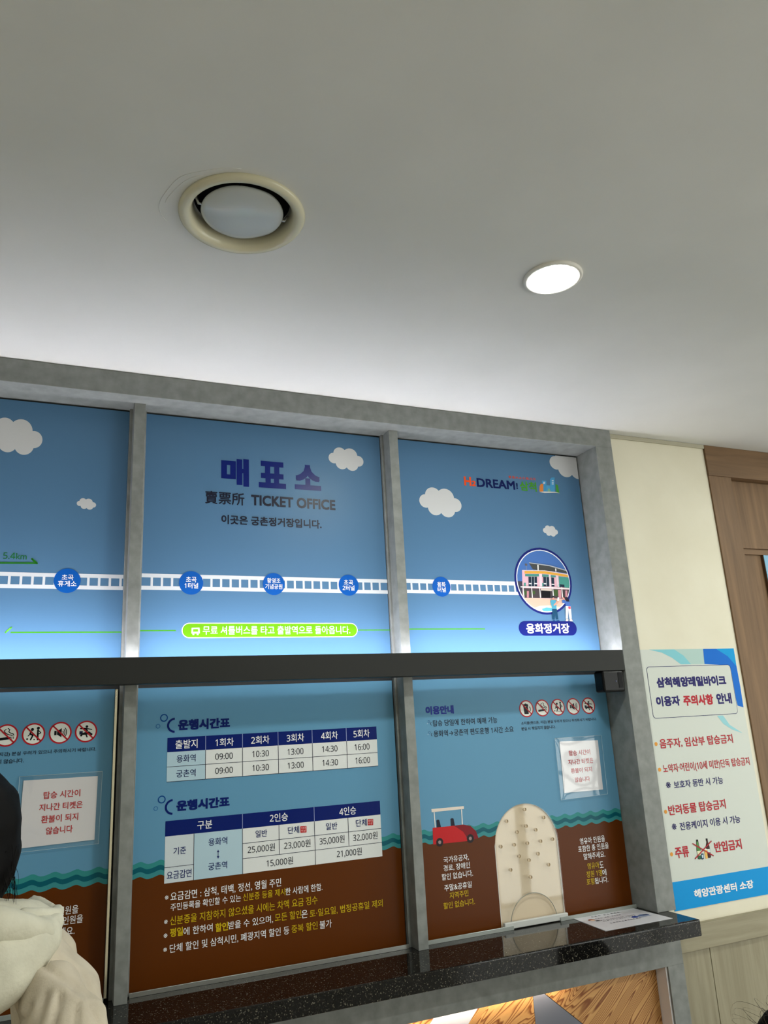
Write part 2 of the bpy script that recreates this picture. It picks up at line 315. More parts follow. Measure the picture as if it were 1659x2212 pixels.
# flat print artwork: positions in metres on each board (x, z), measured once per board
PRINTS = {
 'UM': [
  ('heading_lettering', (10, 28, 104), 3, 'T', '매', 0.4244, 0.5047, 2.2758, 0.0838, 0.05),
  ('heading_lettering', (10, 28, 104), 3, 'T', '표', 0.5334, 0.6152, 2.2761, 0.0822, 0.05),
  ('heading_lettering', (10, 28, 104), 3, 'T', '소', 0.6422, 0.724, 2.2765, 0.0787, 0.05),
  ('subheading_lettering', (30, 32, 48), 3, 'T', '賣票所', 0.379, 0.4911, 2.1952, 0.0379, 0.02),
  ('subheading_lettering', (30, 32, 48), 3, 'T', 'TICKET OFFICE', 0.5105, 0.7671, 2.1952, 0.0321, 0.035),
  ('subheading_lettering', (30, 32, 48), 3, 'T', '이곳은 궁촌정거장입니다.', 0.4252, 0.7215, 2.1331, 0.0269, 0.03),
  ('cloud#1', (205, 206, 208), 1, 'E', 0.7681, 2.3457, 0.017, 0.017),
  ('cloud#1', (205, 206, 208), 1, 'E', 0.7885, 2.3607, 0.0214, 0.0214),
  ('cloud#1', (205, 206, 208), 1, 'E', 0.8217, 2.3581, 0.024, 0.0239),
  ('cloud#1', (205, 206, 208), 1, 'E', 0.8474, 2.3423, 0.0179, 0.0177),
  ('cloud#1', (205, 206, 208), 1, 'E', 0.7935, 2.3314, 0.0199, 0.0198),
  ('cloud#1', (205, 206, 208), 1, 'E', 0.8267, 2.3296, 0.0206, 0.0204),
  ('cloud#1', (205, 206, 208), 1, 'E', 0.8069, 2.3458, 0.0239, 0.0237),
  ('station_marker#1', (14, 84, 168), 3, 'E', 0.344, 1.9497, 0.0323, 0.0323),
  ('station_marker#1', (240, 240, 242), 4, 'T', '초곡', 0.3301, 0.3581, 1.9587, 0.0155, 0.012),
  ('station_marker#1', (240, 240, 242), 4, 'T', '1터널', 0.3263, 0.3629, 1.942, 0.0154, 0.012),
  ('station_marker#2', (14, 84, 168), 3, 'E', 0.5736, 1.9513, 0.0316, 0.0316),
  ('station_marker#2', (240, 240, 242), 4, 'T', '황영조', 0.5545, 0.5932, 1.9609, 0.015, 0.012),
  ('station_marker#2', (240, 240, 242), 4, 'T', '기념공원', 0.5488, 0.5984, 1.9443, 0.0149, 0.012),
  ('station_marker#3', (14, 84, 168), 3, 'E', 0.7994, 1.9526, 0.0313, 0.0313),
  ('station_marker#3', (240, 240, 242), 4, 'T', '초곡', 0.7848, 0.8135, 1.9608, 0.0156, 0.012),
  ('station_marker#3', (240, 240, 242), 4, 'T', '2터널', 0.78, 0.8173, 1.9444, 0.0155, 0.012),
  ('shuttle_bus_label', (240, 240, 242), 2, 'B', 0.3211, 0.8214, 1.8212, 0.0405),
  ('shuttle_bus_label', (92, 150, 18), 3, 'B', 0.3231, 0.8194, 1.8212, 0.0365),
  ('shuttle_bus_label', (240, 240, 242), 4, 'T', '무료 셔틀버스를 타고 출발역으로 돌아옵니다.', 0.3764, 0.7983, 1.8214, 0.0234, 0.008),
  ('shuttle_bus_label', (240, 240, 242), 4, 'P', [[0.3469, 1.8281], [0.3675, 1.8285], [0.3684, 1.8133], [0.3467, 1.813]]),
  ('shuttle_bus_label', (92, 150, 18), 5, 'P', [[0.3507, 1.8246], [0.3637, 1.825], [0.3642, 1.8176], [0.3504, 1.8173]]),
  ('shuttle_bus_label', (240, 240, 242), 4, 'P', [[0.3493, 1.8134], [0.3539, 1.8134], [0.354, 1.8092], [0.3494, 1.8092]]),
  ('shuttle_bus_label', (240, 240, 242), 4, 'P', [[0.3608, 1.8134], [0.3654, 1.8134], [0.3654, 1.8091], [0.3608, 1.8091]]),
 ],
 'UL': [
  ('cloud#1', (205, 206, 208), 1, 'E', -0.1603, 2.328, 0.0193, 0.0229),
  ('cloud#1', (205, 206, 208), 1, 'E', -0.1389, 2.3482, 0.0244, 0.0289),
  ('cloud#1', (205, 206, 208), 1, 'E', -0.1001, 2.3445, 0.0276, 0.0323),
  ('cloud#1', (205, 206, 208), 1, 'E', -0.0681, 2.3231, 0.0206, 0.0239),
  ('cloud#1', (205, 206, 208), 1, 'E', -0.1291, 2.3087, 0.0228, 0.0267),
  ('cloud#1', (205, 206, 208), 1, 'E', -0.0904, 2.306, 0.0237, 0.0275),
  ('cloud#1', (205, 206, 208), 1, 'E', -0.1156, 2.328, 0.0273, 0.032),
  ('cloud#2', (205, 206, 208), 1, 'E', 0.0523, 2.1556, 0.0071, 0.007),
  ('cloud#2', (205, 206, 208), 1, 'E', 0.0604, 2.1617, 0.0089, 0.0088),
  ('cloud#2', (205, 206, 208), 1, 'E', 0.0744, 2.1602, 0.01, 0.0098),
  ('cloud#2', (205, 206, 208), 1, 'E', 0.0857, 2.1534, 0.0074, 0.0073),
  ('cloud#2', (205, 206, 208), 1, 'E', 0.0635, 2.1495, 0.0083, 0.0082),
  ('cloud#2', (205, 206, 208), 1, 'E', 0.0775, 2.1484, 0.0086, 0.0084),
  ('cloud#2', (205, 206, 208), 1, 'E', 0.0686, 2.1553, 0.0099, 0.0098),
  ('distance_lettering', (30, 100, 50), 3, 'T', '5.4km', -0.1188, -0.0649, 2.0088, 0.0168, 0.012),
  ('distance_arrow', (35, 110, 25), 3, 'S', [[-0.1454, 1.9894], [-0.0436, 1.9919]], 0.0039),
  ('distance_arrow', (35, 110, 25), 3, 'S', [[-0.0526, 2.0025], [-0.0407, 1.9916]], 0.0048),
  ('station_marker#1', (14, 84, 168), 3, 'E', 0.0327, 1.9487, 0.0319, 0.0319),
  ('station_marker#1', (240, 240, 242), 4, 'T', '초곡', 0.0193, 0.0471, 1.9572, 0.0146, 0.012),
  ('station_marker#1', (240, 240, 242), 4, 'T', '휴게소', 0.011, 0.0553, 1.941, 0.0153, 0.012),
  ('return_arrow_head', (95, 180, 60), 3, 'S', [[-0.0999, 1.8176], [-0.0883, 1.8294]], 0.0038),
 ],
 'UR': [
  ('cloud#1', (205, 206, 208), 1, 'E', 1.0719, 2.2285, 0.0224, 0.0222),
  ('cloud#1', (205, 206, 208), 1, 'E', 1.0995, 2.2476, 0.0283, 0.028),
  ('cloud#1', (205, 206, 208), 1, 'E', 1.1432, 2.2431, 0.0319, 0.0313),
  ('cloud#1', (205, 206, 208), 1, 'E', 1.1764, 2.2216, 0.0238, 0.0231),
  ('cloud#1', (205, 206, 208), 1, 'E', 1.1046, 2.2091, 0.0263, 0.0259),
  ('cloud#1', (205, 206, 208), 1, 'E', 1.1483, 2.2056, 0.0273, 0.0267),
  ('cloud#1', (205, 206, 208), 1, 'E', 1.123, 2.2275, 0.0316, 0.0311),
  ('cloud#2', (205, 206, 208), 1, 'E', 1.5143, 2.1536, 0.0091, 0.0087),
  ('cloud#2', (205, 206, 208), 1, 'E', 1.5257, 2.1609, 0.0114, 0.0109),
  ('cloud#2', (205, 206, 208), 1, 'E', 1.5431, 2.1588, 0.0127, 0.0121),
  ('cloud#2', (205, 206, 208), 1, 'E', 1.5558, 2.1503, 0.0094, 0.009),
  ('cloud#2', (205, 206, 208), 1, 'E', 1.527, 2.1458, 0.0106, 0.0101),
  ('cloud#2', (205, 206, 208), 1, 'E', 1.5444, 2.1442, 0.0109, 0.0104),
  ('cloud#2', (205, 206, 208), 1, 'E', 1.5347, 2.1529, 0.0127, 0.0121),
  ('cloud#3', (205, 206, 208), 1, 'E', 1.5909, 2.4012, 0.0267, 0.0249),
  ('cloud#3', (205, 206, 208), 1, 'E', 1.6249, 2.4234, 0.0338, 0.0315),
  ('cloud#3', (205, 206, 208), 1, 'E', 1.6768, 2.4197, 0.0382, 0.0352),
  ('cloud#3', (205, 206, 208), 1, 'E', 1.715, 2.3966, 0.0285, 0.0261),
  ('cloud#3', (205, 206, 208), 1, 'E', 1.6286, 2.3804, 0.0315, 0.0291),
  ('cloud#3', (205, 206, 208), 1, 'E', 1.6805, 2.3778, 0.0327, 0.03),
  ('cloud#3', (205, 206, 208), 1, 'E', 1.6517, 2.4016, 0.0378, 0.0349),
  ('station_marker#1', (14, 84, 168), 3, 'E', 1.1057, 1.9541, 0.0313, 0.0313),
  ('station_marker#1', (240, 240, 242), 4, 'T', '용화', 1.0917, 1.1204, 1.9611, 0.0164, 0.012),
  ('station_marker#1', (240, 240, 242), 4, 'T', '터널', 1.0914, 1.12, 1.9446, 0.0154, 0.012),
  ('logo_lettering', (228, 80, 35), 3, 'T', 'H', 1.2172, 1.2439, 2.3064, 0.0314, 0.04),
  ('logo_lettering', (228, 80, 35), 3, 'T', '2', 1.2458, 1.2606, 2.3001, 0.0184, 0.05),
  ('logo_lettering', (14, 26, 80), 3, 'T', 'DREAM', 1.2646, 1.4116, 2.305, 0.0305, 0.03),
  ('logo_lettering', (14, 26, 80), 3, 'T', '!', 1.4166, 1.423, 2.3037, 0.0214, 0.04),
  ('logo_lettering', (70, 145, 40), 3, 'T', '삼척', 1.4313, 1.498, 2.3057, 0.0341, 0.03),
  ('logo_lettering', (205, 75, 45), 3, 'T', '청.정.수.소.드.림.시.티', 1.3898, 1.4965, 2.3337, 0.009, 0.03),
  ('logo_skyline', (215, 130, 60), 2, 'P', [[1.5085, 2.2902], [1.5109, 2.3091], [1.5177, 2.3184], [1.5279, 2.3199], [1.5242, 2.2913]]),
  ('logo_skyline', (70, 150, 200), 1, 'P', [[1.5185, 2.2909], [1.5237, 2.3314], [1.5417, 2.3315], [1.5386, 2.2923]]),
  ('logo_skyline', (75, 155, 205), 2, 'P', [[1.5524, 2.2933], [1.5574, 2.3377], [1.5641, 2.3446], [1.5773, 2.3464], [1.5719, 2.2946]]),
  ('logo_skyline', (70, 145, 55), 2, 'P', [[1.5774, 2.2925], [1.5785, 2.3229], [1.5881, 2.3185], [1.59, 2.2896]]),
  ('logo_skyline', (85, 160, 205), 2, 'P', [[1.5373, 2.2935], [1.5401, 2.315], [1.5545, 2.3153], [1.5517, 2.294]]),
  ('logo_skyline', (130, 180, 150), 3, 'P', [[1.5415, 2.2925], [1.545, 2.304], [1.5515, 2.3032], [1.5545, 2.2934]]),
  ('logo_skyline', (215, 215, 215), 4, 'P', [[1.5069, 2.2888], [1.5286, 2.2921], [1.5718, 2.2939], [1.5915, 2.2902], [1.5684, 2.2901], [1.5279, 2.2863]]),
  ('logo_skyline', (240, 240, 242), 3, 'P', [[1.5288, 2.3267], [1.5316, 2.3269], [1.5313, 2.3239], [1.5284, 2.3237]]),
  ('logo_skyline', (240, 240, 242), 3, 'P', [[1.5331, 2.327], [1.536, 2.3273], [1.5356, 2.3242], [1.5327, 2.324]]),
  ('logo_skyline', (240, 240, 242), 3, 'P', [[1.5282, 2.3224], [1.5311, 2.3226], [1.5307, 2.3196], [1.5278, 2.3194]]),
  ('logo_skyline', (240, 240, 242), 3, 'P', [[1.5325, 2.3227], [1.5354, 2.3229], [1.535, 2.3199], [1.5321, 2.3197]]),
  ('logo_skyline', (240, 240, 242), 3, 'P', [[1.5644, 2.3357], [1.5673, 2.336], [1.5669, 2.3329], [1.5639, 2.3327]]),
  ('logo_skyline', (240, 240, 242), 3, 'P', [[1.5687, 2.3361], [1.5716, 2.3363], [1.5712, 2.3332], [1.5683, 2.333]]),
  ('logo_skyline', (240, 240, 242), 3, 'P', [[1.5635, 2.3293], [1.5664, 2.3296], [1.566, 2.3265], [1.5631, 2.3263]]),
  ('logo_skyline', (240, 240, 242), 3, 'P', [[1.5679, 2.3297], [1.5708, 2.3299], [1.5704, 2.3268], [1.5675, 2.3266]]),
  ('logo_skyline', (240, 240, 242), 3, 'P', [[1.5627, 2.323], [1.5656, 2.3232], [1.5652, 2.3201], [1.5623, 2.3199]]),
  ('logo_skyline', (240, 240, 242), 3, 'P', [[1.567, 2.3233], [1.5699, 2.3235], [1.5695, 2.3204], [1.5666, 2.3202]]),
  ('station_picture', (22, 32, 110), 2, 'E', 1.485, 1.9812, 0.1119, 0.1119),
  ('station_picture', (225, 230, 240), 3, 'E', 1.485, 1.9812, 0.1046, 0.1046),
  ('station_picture', (70, 110, 175), 4, 'E', 1.485, 1.9812, 0.1012, 0.1012),
  ('station_picture', (205, 175, 155), 5, 'P', [[1.4013, 1.9247], [1.567, 1.9221], [1.5653, 1.9195], [1.5566, 1.9096], [1.5467, 1.9009], [1.5356, 1.8935], [1.5238, 1.8876], [1.5112, 1.8834], [1.4982, 1.8808], [1.485, 1.8799], [1.4718, 1.8808], [1.4588, 1.8834], [1.4463, 1.8876], [1.4344, 1.8935], [1.4234, 1.9009], [1.4135, 1.9096], [1.4047, 1.9195]]),
  ('station_picture', (225, 215, 190), 6, 'P', [[1.4387, 1.8914], [1.4586, 1.8978], [1.4979, 1.8998], [1.5368, 1.8952], [1.5376, 1.8948], [1.5356, 1.8935], [1.5238, 1.8876], [1.5112, 1.8834], [1.4982, 1.8808], [1.485, 1.8799], [1.4718, 1.8808], [1.4588, 1.8834], [1.4463, 1.8876]]),
  ('station_picture', (90, 175, 220), 7, 'P', [[1.4651, 1.888], [1.4852, 1.8928], [1.5066, 1.8908], [1.5115, 1.8835], [1.5112, 1.8834], [1.4982, 1.8808], [1.485, 1.8799], [1.4718, 1.8808], [1.471, 1.881]]),
  ('station_picture', (60, 60, 75), 5, 'P', [[1.3841, 1.9773], [1.4047, 1.9777], [1.3988, 1.9284], [1.3974, 1.9306], [1.3915, 1.9424], [1.3873, 1.955], [1.3847, 1.968]]),
  ('station_picture', (222, 175, 190), 6, 'P', [[1.4051, 2.0138], [1.4931, 2.0151], [1.5834, 2.0045], [1.5854, 1.9944], [1.5863, 1.9812], [1.5854, 1.968], [1.5828, 1.955], [1.5786, 1.9424], [1.5727, 1.9306], [1.5664, 1.9212], [1.4023, 1.9232], [1.3978, 1.9298]]),
  ('station_picture', (222, 165, 60), 7, 'P', [[1.4144, 2.0116], [1.4929, 2.013], [1.5837, 2.0027], [1.585, 1.9962], [1.4919, 2.0053], [1.4135, 2.0035]]),
  ('station_picture', (70, 140, 130), 8, 'P', [[1.4152, 2.0016], [1.4689, 2.003], [1.4679, 1.995], [1.4143, 1.9942]]),
  ('station_picture', (70, 140, 130), 8, 'P', [[1.4817, 2.003], [1.5073, 2.0019], [1.5063, 1.9943], [1.4806, 1.9945]]),
  ('station_picture', (70, 140, 130), 8, 'P', [[1.5152, 2.0013], [1.5349, 1.9992], [1.5341, 1.9933], [1.5142, 1.9937]]),
  ('station_picture', (70, 140, 130), 8, 'P', [[1.5457, 1.9978], [1.5854, 1.9943], [1.5863, 1.9812], [1.5854, 1.968], [1.5836, 1.959], [1.5438, 1.9614]]),
  ('station_picture', (70, 140, 130), 8, 'P', [[1.407, 1.9728], [1.4147, 1.973], [1.4134, 1.9622], [1.4057, 1.962]]),
  ('station_picture', (70, 140, 130), 8, 'P', [[1.4711, 1.9734], [1.4828, 1.9731], [1.4813, 1.961], [1.4696, 1.9616]]),
  ('station_picture', (70, 140, 130), 8, 'P', [[1.5371, 1.9714], [1.5471, 1.9708], [1.5457, 1.9606], [1.5358, 1.9613]]),
  ('station_picture', (28, 45, 62), 9, 'P', [[1.4268, 1.9932], [1.46, 1.994], [1.457, 1.9622], [1.4239, 1.9616]]),
  ('station_picture', (28, 45, 62), 9, 'P', [[1.4845, 1.9938], [1.5072, 1.9935], [1.5061, 1.9624], [1.4814, 1.9619]]),
  ('station_picture', (28, 45, 62), 9, 'P', [[1.516, 1.9929], [1.5269, 1.9923], [1.5249, 1.9619], [1.513, 1.962]]),
  ('station_picture', (28, 45, 62), 9, 'P', [[1.5471, 1.9708], [1.565, 1.9694], [1.5647, 1.9601], [1.5467, 1.9606]]),
  ('station_picture', (225, 205, 215), 9, 'P', [[1.4701, 2.0043], [1.4799, 2.0046], [1.4765, 1.9618], [1.4666, 1.9616]]),
  ('station_picture', (225, 205, 215), 9, 'P', [[1.5084, 2.0028], [1.5143, 2.0021], [1.5108, 1.9608], [1.505, 1.9615]]),
  ('station_picture', (225, 205, 215), 9, 'P', [[1.5371, 2.001], [1.5429, 1.9995], [1.5427, 1.9605], [1.5368, 1.9613]]),
  ('station_picture', (205, 210, 215), 10, 'P', [[1.4375, 1.9935], [1.4386, 1.9935], [1.4351, 1.9618], [1.434, 1.9618]]),
  ('station_picture', (205, 210, 215), 10, 'P', [[1.4488, 1.9937], [1.45, 1.9938], [1.4464, 1.962], [1.4453, 1.962]]),
  ('station_picture', (205, 210, 215), 10, 'P', [[1.4961, 1.9949], [1.4973, 1.9949], [1.4935, 1.9629], [1.4923, 1.9629]]),
  ('station_picture', (215, 218, 220), 10, 'P', [[1.4262, 1.9722], [1.4368, 1.9718], [1.4363, 1.9681], [1.4257, 1.9686]]),
  ('station_picture', (215, 218, 220), 10, 'P', [[1.4475, 1.9727], [1.4582, 1.9722], [1.4578, 1.9686], [1.4471, 1.969]]),
  ('station_picture', (215, 218, 220), 10, 'P', [[1.4838, 1.9731], [1.4946, 1.9727], [1.4941, 1.969], [1.4833, 1.9694]]),
  ('station_picture', (215, 218, 220), 10, 'P', [[1.5143, 1.9718], [1.5251, 1.9713], [1.5246, 1.9676], [1.5138, 1.968]]),
  ('station_picture', (70, 62, 66), 7, 'P', [[1.402, 1.9554], [1.5822, 1.9532], [1.5786, 1.9424], [1.5727, 1.9306], [1.5674, 1.9226], [1.4022, 1.9233], [1.3995, 1.9273]]),
  ('station_picture', (60, 85, 45), 8, 'P', [[1.4048, 1.9464], [1.4154, 1.9466], [1.4138, 1.9334], [1.4032, 1.9332]]),
  ('station_picture', (60, 85, 45), 8, 'P', [[1.4356, 1.9461], [1.4472, 1.9463], [1.4459, 1.9355], [1.4342, 1.9353]]),
  ('station_picture', (60, 85, 45), 8, 'P', [[1.5206, 1.9517], [1.5364, 1.9512], [1.5336, 1.9302], [1.5199, 1.9317]]),
  ('station_picture', (190, 130, 140), 8, 'P', [[1.4153, 1.9457], [1.423, 1.9459], [1.4204, 1.9244], [1.4127, 1.9243]]),
  ('station_picture', (190, 130, 140), 8, 'P', [[1.5375, 1.952], [1.5504, 1.9514], [1.5466, 1.9237], [1.5358, 1.9244]]),
  ('station_picture', (190, 130, 140), 8, 'P', [[1.5663, 1.95], [1.5744, 1.9502], [1.5714, 1.9286], [1.5683, 1.924], [1.5627, 1.9239]]),
  ('station_picture', (15, 15, 20), 9, 'P', [[1.4728, 1.9484], [1.5065, 1.9473], [1.5036, 1.9251], [1.4708, 1.9246]]),
  ('station_picture', (205, 190, 180), 8, 'P', [[1.4708, 1.9558], [1.5129, 1.9541], [1.512, 1.9474], [1.4699, 1.9483]]),
  ('station_picture', (225, 225, 222), 10, 'P', [[1.4009, 1.9586], [1.4036, 1.9587], [1.4034, 1.9234], [1.4022, 1.9234], [1.3997, 1.9271]]),
  ('station_picture', (225, 225, 222), 10, 'P', [[1.4333, 1.9593], [1.436, 1.9593], [1.4357, 1.9238], [1.4319, 1.9238]]),
  ('station_picture', (225, 225, 222), 10, 'P', [[1.4645, 1.9599], [1.4672, 1.9599], [1.4668, 1.9242], [1.4629, 1.9242]]),
  ('station_picture', (225, 225, 222), 10, 'P', [[1.5158, 1.9609], [1.5186, 1.9609], [1.518, 1.925], [1.514, 1.9249]]),
  ('station_picture', (225, 225, 222), 10, 'P', [[1.5518, 1.9616], [1.5546, 1.9616], [1.5539, 1.9254], [1.5499, 1.9254]]),
  ('station_picture', (232, 232, 230), 11, 'P', [[1.3927, 1.961], [1.4861, 1.9603], [1.5833, 1.9576], [1.5828, 1.955], [1.5825, 1.9542], [1.4857, 1.9569], [1.3931, 1.9573]]),
  ('station_picture', (232, 225, 215), 11, 'P', [[1.4051, 2.0143], [1.4932, 2.0159], [1.5831, 2.0059], [1.5835, 2.0041], [1.493, 2.0142], [1.405, 2.013]]),
  ('station_picture', (68, 70, 70), 7, 'P', [[1.4343, 2.0395], [1.5151, 2.031], [1.5796, 2.0167], [1.5826, 2.0081], [1.5377, 2.0129], [1.4656, 2.0157], [1.4473, 2.0185]]),
  ('station_picture', (170, 175, 180), 8, 'P', [[1.4345, 2.0412], [1.5155, 2.0341], [1.5786, 2.0199], [1.5798, 2.0162], [1.515, 2.0306], [1.4361, 2.0384]]),
  ('station_picture', (225, 225, 222), 9, 'P', [[1.4663, 2.0343], [1.4714, 2.0336], [1.4695, 2.0158], [1.4652, 2.0157]]),
  ('station_picture', (225, 225, 222), 9, 'P', [[1.5351, 2.0239], [1.5403, 2.0232], [1.5393, 2.013], [1.5349, 2.0134]]),
  ('station_picture', (90, 90, 95), 5, 'P', [[1.4185, 2.0373], [1.4281, 2.0368], [1.4272, 2.0292], [1.4185, 2.0298]]),
  ('station_picture', (140, 140, 145), 5, 'P', [[1.4224, 2.0299], [1.424, 2.0299], [1.423, 2.0148], [1.4214, 2.0148]]),
  ('figure_man', (75, 150, 175), 12, 'P', [[1.5014, 1.9148], [1.5102, 1.9182], [1.5238, 1.9167], [1.5245, 1.9067], [1.5229, 1.8877], [1.5051, 1.8875], [1.5033, 1.9032]]),
  ('figure_man', (20, 65, 95), 12, 'P', [[1.5052, 1.888], [1.5236, 1.8882], [1.5242, 1.8753], [1.5253, 1.8539], [1.5158, 1.8535], [1.5143, 1.8752], [1.5105, 1.8535], [1.5016, 1.8535], [1.5041, 1.8751]]),
  ('figure_man', (215, 150, 130), 12, 'P', [[1.511, 1.9249], [1.518, 1.925], [1.517, 1.9175], [1.5101, 1.9174]]),
  ('figure_man', (215, 150, 130), 13, 'P', [[1.5118, 1.9008], [1.5262, 1.9126], [1.5363, 1.9135], [1.5303, 1.906], [1.5144, 1.8983]]),
  ('figure_man', (35, 40, 50), 13, 'P', [[1.5078, 1.9298], [1.5189, 1.9316], [1.5191, 1.9258], [1.5081, 1.9248]]),
  ('figure_man', (235, 235, 235), 13, 'P', [[1.5321, 1.9268], [1.538, 1.9261], [1.5344, 1.9143], [1.5286, 1.9151]]),
  ('figure_man', (20, 60, 110), 12, 'P', [[1.5029, 1.8513], [1.512, 1.8506], [1.5115, 1.8469], [1.5024, 1.8476]]),
  ('figure_man', (20, 60, 110), 12, 'P', [[1.5173, 1.8506], [1.5279, 1.8514], [1.5294, 1.8476], [1.5168, 1.847]]),
  ('figure_woman', (70, 105, 175), 12, 'P', [[1.5477, 1.917], [1.5571, 1.9196], [1.5633, 1.9139], [1.5772, 1.9123], [1.5801, 1.8973], [1.5611, 1.898], [1.5594, 1.9071], [1.5476, 1.9087]]),
  ('figure_woman', (232, 232, 232), 12, 'P', [[1.5601, 1.8979], [1.5801, 1.8973], [1.5783, 1.8565], [1.5692, 1.8556], [1.5689, 1.8889], [1.5633, 1.8565], [1.5549, 1.8564]]),
  ('figure_woman', (35, 30, 50), 13, 'P', [[1.5611, 1.9272], [1.5713, 1.9282], [1.5773, 1.9132], [1.5714, 1.9139], [1.561, 1.9188]]),
  ('figure_woman', (215, 150, 130), 12, 'P', [[1.5511, 1.9271], [1.558, 1.9263], [1.56, 1.9188], [1.552, 1.9187]]),
  ('figure_woman', (200, 80, 100), 13, 'P', [[1.5699, 1.8964], [1.579, 1.8965], [1.5789, 1.8889], [1.5737, 1.8876], [1.5691, 1.8905]]),
  ('figure_woman', (235, 200, 180), 12, 'P', [[1.5561, 1.8548], [1.5641, 1.8548], [1.5632, 1.8482], [1.5532, 1.8482]]),
  ('figure_woman', (235, 200, 180), 12, 'P', [[1.5701, 1.8548], [1.5781, 1.8548], [1.5812, 1.8482], [1.5692, 1.8482]]),
  ('station_name_label', (14, 24, 100), 2, 'B', 1.3714, 1.5953, 1.8249, 0.0469),
  ('station_name_label', (240, 240, 242), 3, 'T', '용화정거장', 1.3989, 1.5664, 1.8248, 0.0324, 0.028),
 ],
 'LM': [
  ('timetable#1', (224, 227, 228), 1, 'P', [[0.2902, 1.4422], [0.8653, 1.4422], [0.8653, 1.5136], [0.2902, 1.5136]]),
  ('timetable#1', (178, 205, 220), 2, 'P', [[0.2902, 1.4422], [0.3864, 1.4422], [0.3864, 1.5136], [0.2902, 1.5136]]),
  ('timetable#1', (5, 28, 102), 2, 'P', [[0.2902, 1.5136], [0.8653, 1.5136], [0.8653, 1.5487], [0.2902, 1.5487]]),
  ('timetable#1', (45, 50, 70), 3, 'P', [[0.3857, 1.4422], [0.3871, 1.4422], [0.3871, 1.5136], [0.3857, 1.5136]]),
  ('timetable#1', (150, 160, 200), 3, 'P', [[0.3857, 1.5136], [0.3871, 1.5136], [0.3871, 1.5487], [0.3857, 1.5487]]),
  ('timetable#1', (45, 50, 70), 3, 'P', [[0.4819, 1.4422], [0.4833, 1.4422], [0.4833, 1.5136], [0.4819, 1.5136]]),
  ('timetable#1', (150, 160, 200), 3, 'P', [[0.4819, 1.5136], [0.4833, 1.5136], [0.4833, 1.5487], [0.4819, 1.5487]]),
  ('timetable#1', (45, 50, 70), 3, 'P', [[0.5783, 1.4422], [0.5797, 1.4422], [0.5797, 1.5136], [0.5783, 1.5136]]),
  ('timetable#1', (150, 160, 200), 3, 'P', [[0.5783, 1.5136], [0.5797, 1.5136], [0.5797, 1.5487], [0.5783, 1.5487]]),
  ('timetable#1', (45, 50, 70), 3, 'P', [[0.6739, 1.4422], [0.6753, 1.4422], [0.6753, 1.5136], [0.6739, 1.5136]]),
  ('timetable#1', (150, 160, 200), 3, 'P', [[0.6739, 1.5136], [0.6753, 1.5136], [0.6753, 1.5487], [0.6739, 1.5487]]),
  ('timetable#1', (45, 50, 70), 3, 'P', [[0.7734, 1.4422], [0.7748, 1.4422], [0.7748, 1.5136], [0.7734, 1.5136]]),
  ('timetable#1', (150, 160, 200), 3, 'P', [[0.7734, 1.5136], [0.7748, 1.5136], [0.7748, 1.5487], [0.7734, 1.5487]]),
  ('timetable#1', (45, 50, 70), 3, 'P', [[0.2902, 1.4775], [0.8653, 1.4775], [0.8653, 1.4787], [0.2902, 1.4787]]),
  ('timetable#1', (45, 50, 70), 3, 'P', [[0.2902, 1.4416], [0.8653, 1.4416], [0.8653, 1.4428], [0.2902, 1.4428]]),
  ('timetable#1', (240, 240, 242), 4, 'T', '출발지', 0.3099, 0.3657, 1.5312, 0.0219, 0.01),
  ('timetable#1', (240, 240, 242), 4, 'T', '1회차', 0.4114, 0.4592, 1.5303, 0.0203, 0.01),
  ('timetable#1', (240, 240, 242), 4, 'T', '2회차', 0.5057, 0.5552, 1.5307, 0.0207, 0.01),
  ('timetable#1', (240, 240, 242), 4, 'T', '3회차', 0.6026, 0.6516, 1.5308, 0.0211, 0.01),
  ('timetable#1', (240, 240, 242), 4, 'T', '4회차', 0.6999, 0.7488, 1.5315, 0.0214, 0.01),
  ('timetable#1', (240, 240, 242), 4, 'T', '5회차', 0.7954, 0.8436, 1.5317, 0.0218, 0.01),
  ('timetable#1', (28, 40, 90), 4, 'T', '용화역', 0.3137, 0.3612, 1.4961, 0.0182, 0.008),
  ('timetable#1', (28, 40, 90), 4, 'T', '궁촌역', 0.3136, 0.3616, 1.46, 0.018, 0.008),
  ('timetable#1', (30, 32, 48), 4, 'T', '09:00', 0.4116, 0.457, 1.4954, 0.0153, 0.0),
  ('timetable#1', (30, 32, 48), 4, 'T', '10:30', 0.5085, 0.5534, 1.4956, 0.0156, 0.0),
  ('timetable#1', (30, 32, 48), 4, 'T', '13:00', 0.6046, 0.6489, 1.4952, 0.0159, 0.0),
  ('timetable#1', (30, 32, 48), 4, 'T', '14:30', 0.702, 0.7465, 1.4965, 0.0161, 0.0),
  ('timetable#1', (30, 32, 48), 4, 'T', '16:00', 0.7971, 0.8417, 1.496, 0.0164, 0.0),
  ('timetable#1', (30, 32, 48), 4, 'T', '09:00', 0.4117, 0.457, 1.4603, 0.0151, 0.0),
  ('timetable#1', (30, 32, 48), 4, 'T', '10:30', 0.5086, 0.5529, 1.4606, 0.0154, 0.0),
  ('timetable#1', (30, 32, 48), 4, 'T', '13:00', 0.6043, 0.6489, 1.4602, 0.0157, 0.0),
  ('timetable#1', (30, 32, 48), 4, 'T', '14:30', 0.7017, 0.7465, 1.4605, 0.016, 0.0),
  ('timetable#1', (30, 32, 48), 4, 'T', '16:00', 0.7979, 0.8414, 1.4602, 0.0163, 0.0),
  ('fare_table#1', (224, 227, 228), 1, 'P', [[0.2894, 1.2084], [0.865, 1.2084], [0.865, 1.3148], [0.2894, 1.3148]]),
